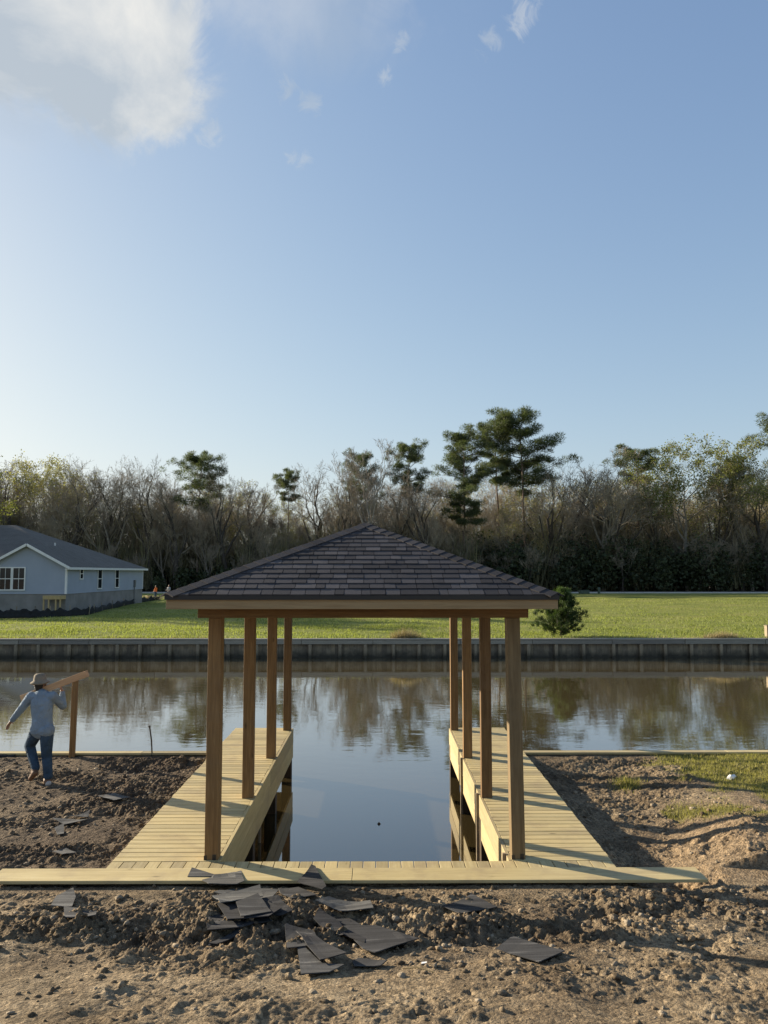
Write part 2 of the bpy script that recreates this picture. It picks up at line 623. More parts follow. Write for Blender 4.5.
M['lawn'] = lawn_mat()
M['forest_floor'] = plain('forest floor', (.06, .048, .032), .95, .4, .5)
M['bed'] = plain('canal bed', (.06, .05, .03), .95, .3, 1)
M['road'] = plain('pale concrete road', (.48, .46, .43), .85, .12, .6)
M['grass_far'] = leafmat('lawn blade', (.20, .22, .078), .45, .4)
M['grass_near'] = leafmat('bank grass blade', (.26, .235, .085), .5, .35)
M['straw'] = leafmat('dry straw', (.32, .25, .15), .35, .2)
M['bark'] = plain('grey brown bark', (.23, .20, .16), .9, .35, 3, 0, .4)
M['bark_dark'] = plain('dark bark', (.065, .053, .042), .9, .35, 3, 0, .4)
M['bark_white'] = plain('pale sycamore bark', (.42, .39, .34), .8, .25, 1.2, 0, .2)
M['bark_pine'] = plain('pine bark', (.17, .12, .088), .9, .35, 4, 0, .4)
M['twig'] = plain('grey twig', (.34, .285, .20), .9, .3, .4, 0, 0)
M['twig_dark'] = plain('brown grey twig', (.24, .20, .145), .9, .3, .4, 0, 0)
M['twig_pale'] = plain('pale twig', (.27, .24, .20), .9, .2, .4, 0, 0)
M['needle'] = leafmat('pine needles', (.080, .098, .046), .5, .3)
M['needle_young'] = leafmat('young pine needles', (.055, .085, .026), .6, .25)
M['bud'] = leafmat('spring leaf buds', (.25, .235, .095), .4, .35)
M['leaf'] = leafmat('fresh green leaf', (.16, .17, .058), .45, .35)
M['brush'] = leafmat('dark evergreen brush', (.050, .062, .030), .6, .2)
M['brush_brown'] = leafmat('brown winter brush', (.185, .17, .095), .5, .2)


def water_mat():
    m, nt, b, N, L = new_mat('canal water')
    geo = N('ShaderNodeNewGeometry')
    P = geo.outputs['Position']
    n0 = noise_node(nt, P, .12, 3)
    b.inputs['Roughness'].default_value = .03
    b.inputs['IOR'].default_value = 1.5
    b.inputs['Coat Weight'].default_value = .85
    b.inputs['Coat IOR'].default_value = 1.55
    b.inputs['Coat Roughness'].default_value = .03
    b.inputs['Specular IOR Level'].default_value = .5
    still = ramp(nt, n0, [(.3, (.034, .026, .011)), (.7, (.048, .036, .016))])
    silty = ramp(nt, n0, [(.3, (.082, .062, .028)), (.7, (.108, .083, .038))])
    # ripples: long low swell lines across the canal plus fine cat's-paws in patches
    mp = N('ShaderNodeMapping'); mp.inputs['Scale'].default_value = (.8, 1.6, 1)
    L(P, mp.inputs['Vector'])
    r1 = noise_node(nt, mp.outputs[0], 1.6, 3, .5, .4)
    r2 = noise_node(nt, mp.outputs[0], 6.5, 3, .5, .3)
    patch = noise_node(nt, P, .35, 3, .5)
    pm = N('ShaderNodeMapRange'); pm.inputs['From Min'].default_value = .42; pm.inputs['From Max'].default_value = .66
    L(patch, pm.inputs['Value'])
    sx = N('ShaderNodeSeparateXYZ'); L(P, sx.inputs[0])
    # sheltered water between the decks stays glassy
    ym = N('ShaderNodeMapRange'); ym.interpolation_type = 'SMOOTHSTEP'
    ym.inputs['From Min'].default_value = 13.0; ym.inputs['From Max'].default_value = 17.0
    ym.inputs['To Min'].default_value = .12; ym.inputs['To Max'].default_value = 1.0
    L(sx.outputs['Y'], ym.inputs['Value'])
    sm = N('ShaderNodeMapRange'); sm.interpolation_type = 'SMOOTHSTEP'
    sm.inputs['From Min'].default_value = 14.5; sm.inputs['From Max'].default_value = 24.0
    L(sx.outputs['Y'], sm.inputs['Value'])
    L(mixc(nt, sm.outputs[0], still, silty), b.inputs['Base Color'])
    m2 = N('ShaderNodeMath'); m2.operation = 'MULTIPLY'; L(r2, m2.inputs[0]); L(pm.outputs[0], m2.inputs[1])
    m3 = N('ShaderNodeMath'); m3.operation = 'MULTIPLY'; L(m2.outputs[0], m3.inputs[0]); m3.inputs[1].default_value = .30
    a = N('ShaderNodeMath'); a.operation = 'ADD'; L(r1, a.inputs[0]); L(m3.outputs[0], a.inputs[1])
    h = N('ShaderNodeMath'); h.operation = 'MULTIPLY'; L(a.outputs[0], h.inputs[0]); L(ym.outputs[0], h.inputs[1])
    bump(nt, b, h.outputs[0], .30, .0075)
    L(b.inputs['Normal'].links[0].from_socket, b.inputs['Coat Normal'])
    return m


M['water'] = water_mat()

# ------------------------------------------------------------------ layout (metres; deck top is z = 0)
CX = -0.17                                       # centre line of the slip
OL, OR_ = onz(111.5, 862).x, onz(617.7, 867.6).x    # outer deck edges
IL, IR = onz(221.7, 859).x, onz(508.8, 861).x       # inner deck edges
Y0 = onz(364, 868).y                             # where plank meets short boards
Y1 = onz(364, 861).y                             # head of the slip
YP = onz(364, 880.6).y                             # front edge of long plank
YE = onz(260, 728.5).y                           # far end of decks
YB = onz(100, 752).y                             # near canal bank
WZ = -.93
YF = onz(384, 638.5).y                             # far bulkhead
print('layout', OL, IL, IR, OR_, YP, Y0, Y1, YE, YB, YF)


def ground_h(x, y):
    """smooth lie of the near bank, before clods"""
    x = np.asarray(x, dtype=float); y = np.asarray(y, dtype=float)
    z = np.full(np.broadcast(x, y).shape, -0.10)
    # rising bank towards the viewer
    d = YP + .1 - y
    front = np.where(d > 0, -.07 + .085 * d + .012 * d * d, 0)
    wk = 1.25 * sstep(3.5, 4.7, x) * (x < 30)
    front = front + .10 * sstep(3.6, 5.0, x) * (x < 30)
    k = np.clip((d + .15 + wk) / (.40 + 1.6 * wk), 0, 1); k = k * k * (3 - 2 * k)
    z = z * (1 - k) + np.minimum(front, 1.6) * k
    # right-hand side: hollow beside the deck, then a bank up to the lawn
    side = sstep(OR_ - .3, OR_ + .5, x) * (1 - k)
    hollow = -.19 - .06 * np.exp(-((y - 9.6) / 1.3) ** 2)
    lawn = -.03 + .14 * np.exp(-((y - 9.2) / 2.0) ** 2)
    xe = 4.05 + .18 * np.sin(y * 1.3) + .12 * (y - 9)
    up = sstep(xe - .75, xe + .55, x)
    zr = hollow * (1 - up) + lawn * up
    z = z * (1 - side) + zr * side
    # right front corner: slope rises past the plank end
    c2 = np.exp(-((x - 5.2) / 1.1) ** 2 - ((y - 8.2) / 1.0) ** 2)
    z = z + .05 * c2
    # meet the cap of the bulkhead
    e = sstep(YB - .9, YB - .05, y)
    z = z * (1 - e) + (-.055) * e
    return z


def build_ground():
    xs = np.arange(-7.2, 7.2, .0135)
    g = [.03]
    while sum(g) < 400: g.append(g[-1] * 1.22)
    ext = np.cumsum(g)
    xs = np.concatenate([-7.2 - ext[::-1], xs, 7.2 + ext])
    ys = np.arange(4.4, YB, .0135)
    ys = np.concatenate([4.4 - ext[ext < 150][::-1], ys, [YB]])
    X, Y = np.meshgrid(xs, ys)
    Z = ground_h(X, Y)
    rough = np.where((np.abs(X) < 11) & (Y > 2.0), 1.0, .35)
    right = sstep(OR_ - .2, OR_ + .6, X) * sstep(YP - .1, YP + .3, Y)
    # how cloddy: strong band just before the plank and on the left plot, smoother at the bottom and on the right
    band = .34 + .85 * np.exp(-((Y - 7.1) / .75) ** 2) + .5 * sstep(YP, YP + .3, Y)
    patchy = sstep(.36, .64, fbm(X * .75, Y * 1.7, 40, 4))
    band = band * (.28 + 1.25 * patchy)
    amp = band * (1 - .45 * right)
    edge = 1 - sstep(YB - .30, YB - .05, Y)
    big = (fbm(X * .9, Y * .9, 3, 4) - .5) * .16
    wx = X + .10 * (fbm(X * 4, Y * 4, 111, 3) - .5); wy = Y + .10 * (fbm(X * 4, Y * 4, 117, 3) - .5)
    cl = (billow(wx * 2.6, wy * 2.6, 21, 6, .62) - .3) * .125
    fine = (fbm(wx * 11, wy * 13, 33, 4, .75) - .5) * .085 + (billow(wx * 21, wy * 21, 37, 3, .65) - .3) * .022
    pits = -np.clip(fbm(X * 2.2, Y * 2.2, 61, 4) - .58, 0, 1) * .32
    Z = Z + (big * .7 + amp * (cl + fine + pits)) * rough * (.15 + .85 * edge)
    # keep soil below the deck plank along its edge
    near = np.exp(-((Y - (YP + .15)) / .28) ** 2) * (np.abs(X - .0) < 4.6)
    Z = np.where(near > .2, np.minimum(Z, -.055), Z)
    # ... and below the left plot's deck edge
    nl = (X < OL + .4) & (X > OL - .25) & (Y > YP)
    Z = np.where(nl, np.minimum(Z, -.05), Z)
    nr = (X > OR_ - .4) & (X < OR_ + .2) & (Y > YP)
    Z = np.where(nr, np.minimum(Z, -.06), Z)
    # masks that colour the soil
    left = 1 - sstep(OL - .2, OL + .8, X)
    wet = np.clip(left * sstep(YP - .3, YP + .2, Y) * (.75 + .5 * (fbm(X * 1.1, Y * 1.1, 71, 3) - .5) * 2), 0, 1)
    wet = np.maximum(wet, np.clip((fbm(X * 1.6, Y * 1.6, 77, 4) - .47) * 4, 0, 1) * .75 * np.exp(-((Y - 7.1) / .9) ** 2))
    wet = np.maximum(wet, right * .22 * sstep(9.5, 11.5, Y) * (1 - sstep(4.2, 5.2, X)))
    xe = 4.05 + .18 * np.sin(Y * 1.3) + .12 * (Y - 9)
    clay = right * sstep(xe - 1.2, xe - .4, X) * (1 - sstep(10.0, 11.6, Y)) * .95
    clay = np.maximum(clay, sstep(3.6, 4.8, X) * np.exp(-((Y - 8.2) / .7) ** 2) * .8)
    gr = grass_mask(X, Y)
    nx, ny = len(xs), len(ys)
    idx = np.arange(nx * ny).reshape(ny, nx)
    F = np.stack([idx[:-1, :-1], idx[:-1, 1:], idx[1:, 1:], idx[1:, :-1]], -1).reshape(-1, 4)
    # leave the slip open
    cxm = (X[:-1, :-1] + X[1:, 1:]) / 2; cym = (Y[:-1, :-1] + Y[1:, 1:]) / 2
    hole = (cxm > OL + .12) & (cxm < OR_ - .12) & (cym > Y0)
    F = F[~hole.ravel()]
    V = np.stack([X.ravel(), Y.ravel(), Z.ravel()], -1)
    o = np_mesh('ground', V, F, M['soil'], {'wet': ('POINT', wet.ravel()), 'clay': ('POINT', clay.ravel()), 'grassy': ('POINT', gr.ravel())})
    tag(o, kind='structure')
    return xs, ys, Z


def grass_mask(x, y):
    n = fbm(x * 1.5, y * 1.5, 91, 4)
    x_edge = 4.95 + .30 * np.maximum(0, 12.2 - y) - .25 * np.maximum(0, y - 12.6)
    a = sstep(-.25, .35, x - x_edge + (n - .5) * 1.6) * sstep(10.2, 10.8, y)
    # tongue of turf along the top of the little bank
    t = (x - 4.15) / 1.5
    yc = 11.1 - 1.6 * t
    b = np.exp(-((y - yc) / .30) ** 2) * ((t > -.1) & (t < 1.6)) * sstep(.40, .56, n)
    c = np.exp(-((x - 3.95) / .18) ** 2 - ((y - 12.5) / .22) ** 2)
    d = (x > 9).astype(float) * (y > 8.5)
    return np.clip(np.maximum(np.maximum(a, b), np.maximum(c, d)), 0, 1)


xs_g, ys_g, Z_g = build_ground()


def gz(x, y):
    i = np.clip(np.searchsorted(xs_g, x), 1, len(xs_g) - 1)
    j = np.clip(np.searchsorted(ys_g, y), 1, len(ys_g) - 1)
    return Z_g[j, i]


# ---- canal, far lawn, road, forest floor
def sheet(name, x0, x1, y0, y1, z, m, kind='structure'):
    b = MB().add([(x0, y0, z), (x1, y0, z), (x1, y1, z), (x0, y1, z)], [(0, 1, 2, 3)])
    return tag(b.build(name, m, recalc=False), kind=kind)


sheet('canal_bed', -500, 500, 6, YF + 3, -2.2, M['bed'])
sheet('water', -500, 500, Y0 + .02, YF + .05, WZ, M['water'])


def build_lawn():
    xs = np.concatenate([np.linspace(-2500, -90, 12), np.linspace(-80, 90, 120), np.linspace(100, 2500, 12)])
    ys = np.concatenate([[YF + .04], np.linspace(YF + .5, 128, 120), np.linspace(132, 2600, 14)])
    X, Y = np.meshgrid(xs, ys)
    n = (fbm(X * .09, Y * .09, 5, 3) - .5) * .40 + (fbm(X * .5, Y * .5, 8, 3) - .5) * .15
    Z = -.05 + n * sstep(YF, YF + 4, Y) * (1 - sstep(110, 124, Y))
    idx = np.arange(X.size).reshape(X.shape)
    F = np.stack([idx[:-1, :-1], idx[:-1, 1:], idx[1:, 1:], idx[1:, :-1]], -1).reshape(-1, 4)
    o = np_mesh('lawn', np.stack([X.ravel(), Y.ravel(), Z.ravel()], -1), F, M['lawn'])
    tag(o, kind='structure')


build_lawn()
RY = 127.0
sheet('road', -60, 400, RY - 3, RY + 3, .02, M['road'])
b = MB(); b.box(-60, 400, RY - 3.25, RY - 3.0, -.1, .12)
tag(b.build('road_kerb', M['road']), kind='structure')
sheet('forest_floor', -2400, 2400, RY + 4, 2400, -.03, M['forest_floor'])


# ---- grass blades (stuff)
def blades(name, xy, z, h, w, m, lean=.45, seed=1, parent=None):
    rs = np.random.RandomState(seed)
    n = len(xy)
    a = rs.rand(n) * 2 * np.pi
    d = np.stack([np.cos(a), np.sin(a)], -1)
    ln = (rs.rand(n) * lean)[:, None]
    la = rs.rand(n) * 2 * np.pi
    off = np.stack([np.cos(la), np.sin(la)], -1) * ln * h[:, None]
    base = np.concatenate([xy, z[:, None]], 1)
    v0 = base.copy(); v0[:, :2] -= d * w[:, None] / 2
    v1 = base.copy(); v1[:, :2] += d * w[:, None] / 2
    v2 = base.copy(); v2[:, :2] += off; v2[:, 2] += h * (1 - ln[:, 0] * .4)
    V = np.stack([v0, v1, v2], 1).reshape(-1, 3)
    F = np.arange(3 * n).reshape(-1, 3)
    return np_mesh(name, V, F, m, {'tint': ('FACE', rs.rand(n))}, smooth=False, parent=parent)


def far_grass():
    rs = np.random.RandomState(3)
    P = []
    for (y0, y1, n) in ((YF + .15, 46, 90000), (46, 62, 60000), (62, 100, 60000)):
        y = y0 + (y1 - y0) * rs.rand(n)
        x = (rs.rand(n) - .5) * (y * 1.25 + 14)
        P.append(np.stack([x, y], -1))
    P = np.concatenate(P)
    n = fbm(P[:, 0] * .6, P[:, 1] * .6, 15, 3)
    keep = rs.rand(len(P)) < sstep(.25, .6, n) + .25
    P = P[keep]; n = n[keep]
    h = (.05 + .09 * rs.rand(len(P))) * (.6 + .9 * n)
    h += .16 * rs.rand(len(P)) * (P[:, 1] < YF + .7)
    w = .02 + P[:, 1] * .0006
    z = np.full(len(P), -.1)
    zz = -.05 + (((fbm(P[:, 0] * .09, P[:, 1] * .09, 5, 3) - .5) * .40 + (fbm(P[:, 0] * .5, P[:, 1] * .5, 8, 3) - .5) * .15) * sstep(YF, YF + 4, P[:, 1]))
    o = blades('lawn_grass', P, zz - .02, h, w, M['grass_far'], .6, 5)
    tag(o, 'short yellow green grass covering the lawn beyond the canal', 'grass', kind='stuff')


far_grass()


def edge_straw():
    rs = np.random.RandomState(19)
    n = 9000
    x = -42 + rs.rand(n) * 96
    k = fbm(x * .35, x * 0 + 3, 23, 3)
    keep = rs.rand(n) < sstep(.42, .62, k)
    x = x[keep]; n = len(x)
    y = YF + .15 + .7 * rs.rand(n) ** 2
    o = blades('dry_grass', np.stack([x, y], -1), np.full(n, -.06), .08 + .20 * rs.rand(n), np.full(n, .025), M['straw'], 1.0, 12)
    tag(o, 'patchy dry grass along the top edge of the far bulkhead', 'grass', kind='stuff')


edge_straw()


def near_grass():
    rs = np.random.RandomState(8)
    n = 120000
    x = 3.4 + rs.rand(n) * 6.0
    y = 8.3 + rs.rand(n) * (YB - .05 - 8.3)
    k = grass_mask(x, y)
    keep = rs.rand(n) < k * .75
    x, y = x[keep], y[keep]
    h = .03 + .06 * rs.rand(len(x)) ** 1.5
    cl = np.exp(-((x - 3.95) / .2) ** 2 - ((y - 12.5) / .25) ** 2)
    h = h + cl * .10
    o = blades('bank_grass', np.stack([x, y], -1), gz(x, y) - .01, h, np.full(len(x), .010), M['grass_near'], .8, 6)
    tag(o, 'thin yellowing grass on the right bank of the near shore', 'grass', kind='stuff')


near_grass()


def clods():
    rs = np.random.RandomState(21)
    bm = bmesh.new()
    bmesh.ops.create_icosphere(bm, subdivisions=1, radius=1)
    bv = np.array([v.co[:] for v in bm.verts]); bf = np.array([[v.index for v in f.verts] for f in bm.faces])
    bm.free()
    V, F, T = [], [], []
    base = 0
    n = 24000
    kept = 0
    wets = []; pale = []
    for i in range(n):
        if rs.rand() < .62:
            y = 5.0 + (YP - 5.0) * rs.rand() ** .8; x = (rs.rand() - .5) * 11.5
            dens = .25 + .75 * math.exp(-((y - 7.2) / .8) ** 2)
        else:
            y = Y1 + (YB - .3 - Y1) * rs.rand()
            x = OL - .08 - rs.rand() * 5.5 if rs.rand() < .85 else OR_ + .1 + rs.rand() * 2.2
            dens = .6
        if rs.rand() > dens: continue
        if float(fbm(np.array([x * 1.2]), np.array([y * 1.2]), 50, 3)[0]) < .42 and rs.rand() < .7: continue
        s = .005 + .032 * rs.rand() ** 5
        sc = s * (0.6 + .9 * rs.rand(3)); sc[2] *= .7
        v = bv * sc
        dsp = 1 + 1.3 * (fbm(bv[:, 0] * 2.1 + i * 3.1, bv[:, 1] * 2.1 + bv[:, 2] * 2.7, 9, 3, .7) - .5) + .28 * (rs.rand(len(bv)) - .5)
        v = v * dsp[:, None]
        a = rs.rand() * 6.28
        c, sn = math.cos(a), math.sin(a)
        v = np.stack([v[:, 0] * c - v[:, 1] * sn, v[:, 0] * sn + v[:, 1] * c, v[:, 2]], -1)
        v += np.array([x, y, float(gz(x, y)) + sc[2] * .2])
        V.append(v); F.append(bf + base); base += len(bv)
        w = .8 if (x < OL and y > YP) else (.15 + .5 * rs.rand() ** 2)
        wets.append(np.full(len(bv), w * (.6 + .4 * rs.rand())))
        pale.append(np.full(len(bv), (.2 + .6 * rs.rand()) * (rs.rand() < .35)))
    V = np.concatenate(V); F = np.concatenate(F); W = np.concatenate(wets); PL = np.concatenate(pale)
    z0 = np.zeros(len(V))
    o = np_mesh('dirt_clods', V, F, M['soil'], {'wet': ('POINT', W), 'clay': ('POINT', z0), 'grassy': ('POINT', z0), 'pale': ('POINT', PL)}, smooth=False)
    tag(o, 'loose clods of brown earth scattered over the dug up bank', 'clods', kind='stuff')


clods()

# ------------------------------------------------------------------ far bulkhead


def far_bulkhead():
    root = empty('retaining_wall', (0, YF, WZ), 'long weathered grey timber bulkhead along the far side of the canal', 'retaining wall')
    oy = YF
    p = MB()
    x = -48.0
    while x < 60:
        w = .20 + .06 * rnd.random()
        j = rnd.uniform(-.008, .008)
        p.box(x, x + w - .004, .02 + j, .07 + j, -.9, .85)
        x += w
    p.box(-48, 60, .085, .12, -.9, .845, .2)
    p.build('plank_panel', M['wall_z'], root)
    c = MB()
    x = -48.0
    while x < 60:
        w = rnd.uniform(3.2, 4.8)
        c.box(x, x + w - .012, -.20, .12, .86 + rnd.uniform(-.01, .012), .94)
        c.box(x, x + w - .02, -.185, -.14, .67, .858)
        x += w
    c.build('cap', M['grey_x'], root, .006)
    x = -46.0
    while x < 59:
        t = MB()
        t.tube([(0, -.02, -.9), (rnd.uniform(-.01, .01), -.02, .655)], [.10, .09], 8, rnd.uniform(.5, 1))
        o = t.build('piling', M['wall_z'], root)
        o.location = (x, -.09, 0)
        x += 1.3 + rnd.uniform(-.22, .22)


far_bulkhead()


def near_bulkhead(x0, x1, label, cap_x1=None):
    root = empty('retaining_wall', ((x0 + x1) / 2, YB, WZ), label, 'retaining wall')
    xa, xb = x0 - (x0 + x1) / 2, x1 - (x0 + x1) / 2
    p = MB()
    x = xa
    while x < xb:
        w = min(.24, xb - x)
        p.box(x, x + w - .006, .03, .08, -.9, .88)
        x += w
    p.build('plank_panel', M['pile_z'], root)
    c = MB()
    x = xa
    while x < xb:
        w = min(rnd.uniform(3.4, 4.8), xb - x)
        c.box(x, x + w - .004, -.06, .10, .885, .925)
        x += w
    c.build('cap', M['deck_x'], root, .004)


near_bulkhead(-40, OL - .01, 'new timber bulkhead with pale cap along the left near bank')
near_bulkhead(OR_ + .01, 40, 'new timber bulkhead with pale cap along the right near bank')

# ------------------------------------------------------------------ dock


def build_dock():
    root = empty('dock', (CX, Y1, 0), 'new pale timber boat dock with two decks either side of a slip', 'dock')
    lx = lambda v: v - CX
    ly = lambda v: v - Y1

    def deck(a, b_):
        d = MB()
        y = Y1 + .004
        while y < YE - .05:
            w = .140
            jx = rnd.uniform(-.006, .006); jz = rnd.uniform(-.0015, .0015)
            d.box(lx(a) + jx, lx(b_) + jx, ly(y), ly(y + w - .015), -.036 + jz, jz, .15 + .85 * rnd.random() ** .7)
            y += w
        return d.build('decking', M['deck_x'], root, .003)
    deck(OL, IL - .045)
    deck(IR + .045, OR_)
    # short boards at the head of the slip, running away from the viewer
    h = MB()
    x = OL
    while x < OR_ - .02:
        w = min(.140, OR_ - x)
        h.box(lx(x), lx(x + w - .008), ly(Y0 + .004), ly(Y1 - .002) + rnd.uniform(-.003, .0), -.036, -.001 + rnd.uniform(-.002, .001))
        x += w
    h.build('head_decking', M['deck_y'], root, .003)
    # the long plank in front
    pl = MB()
    xa, xb = onz(-14, 882).x, onz(711, 882).x
    xm = onz(352, 880).x
    pl.box(lx(xa), lx(xm) - .002, ly(YP), ly(Y0), -.030, .004, .72)
    pl.box(lx(xm) + .002, lx(xb), ly(YP) + .004, ly(Y0) + .002, -.032, .002, .55)
    pl.build('front_plank', M['deck_x'], root, .004)
    # inner edge boards
    for s, xx in ((-1, IL), (1, IR)):
        f = MB()
        x0, x1 = (xx - .042, xx) if s < 0 else (xx, xx + .042)
        ym = (Y1 + YE) / 2 + .3
        f.box(lx(x0), lx(x1), ly(Y1 + .006), ly(ym) - .002, -.285, .0)
        f.box(lx(x0) + .003, lx(x1) - .003, ly(Y1 + .006), ly(YE) - .003, -.58, -.289)
        f.box(lx(x0), lx(x1), ly(ym) + .002, ly(YE), -.284, -.001)
        f.build('edge_board', M['deck_y'], root, .004)
        # end board at the water end
        e = MB()
        a, b_ = (OL, IL - .045) if s < 0 else (IR + .045, OR_)
        e.box(lx(a), lx(b_), ly(YE) - .04, ly(YE) - .005, -.58, -.038)
        e.build('end_board', M['deck_x'], root, .004)
        # outer rim joist
        r = MB()
        xo = OL if s < 0 else OR_
        r.box(lx(xo) + (.004 if s < 0 else -.042), lx(xo) + (.042 if s < 0 else -.004), ly(Y1) + .01, ly(YE) - .045, -.25, -.038)
        r.build('rim_joist', M['deck_y'], root)
        # joists
        j = MB()
        for q in range(3):
            xj = (a + (b_ - a) * (q + .8) / 3.8)
            j.box(lx(xj) - .02, lx(xj) + .02, ly(Y1) + .01, ly(YE) - .045, -.24, -.038)
        j.build('joist', M['beam_y'], root)
        # piles down into the water under each post, and slim uprights between them
        for k in range(4):
            y = POSTS_Y[k]
            xp = POST_X[0] if s < 0 else POST_X[1]
            t = MB().box(-.095, .095, -.095, .095, -2.3, -.3)
            o = t.build('pile', M['pile_z'], root, .006)
            o.location = (lx(xp), ly(y), 0)
            xo2 = OL + .16 if s < 0 else OR_ - .16
            t = MB().tube([(0, 0, -2.3), (0, 0, -.25)], [.1, .1], 10)
            o = t.build('pile', M['pile_z'], root)
            o.location = (lx(xo2), ly(y), 0)
        # uprights in front of the edge board (seen on the sunny side)
        for k, y in enumerate((9.05, 11.45, 13.6) if s > 0 else (9.6, 10.4, 12.2)):
            xu = IR - .021 if s > 0 else IL - .07
            t = MB().box(-.019, .019, -.022, .022, -2.2, .012 if s > 0 else -.3)
            o = t.build('upright', M['grey_z'], root, .003)
            o.location = (lx(xu), ly(y), 0)
    # sheet wall that holds the soil at the head and sides of the slip
    w = MB()
    x = OL
    while x < OR_:
        q = min(.22, OR_ - x)
        w.box(lx(x), lx(x + q - .005), ly(Y0) + .01, ly(Y0) + .06, -2.3, -.04)
        x += q
    for xo in (OL + .045, OR_ - .095):
        y = Y0 + .07
        while y < YB + .06:
            q = min(.22, YB + .06 - y)
            w.box(lx(xo), lx(xo) + .05, ly(y), ly(y + q - .005), -2.3, -.26)
            y += q
    w.build('slip_wall', M['pile_z'], root)


# ------------------------------------------------------------------ shelter
POSTS_Y = [Y1 + .11 + k * (onz(285, 731).y - .0 - Y1) / 3.0 for k in range(4)]
PW = .152
xl, xr = onz(210.6, 861).x, onz(517.5, 861).x
POST_X = (xl, xr)
ZT = ony(215, 618, Y1 + .02).z              # underside of front beam
RX0, RX1 = CX - 2.125, CX + 2.105
RY0, RY1 = Y1 - .50, POSTS_Y[3] + .60
ZE = ony(360, 594.4, RY0).z                 # eave edge
print('shelter', POSTS_Y, POST_X, ZT, RX0, RX1, RY0, RY1, ZE)


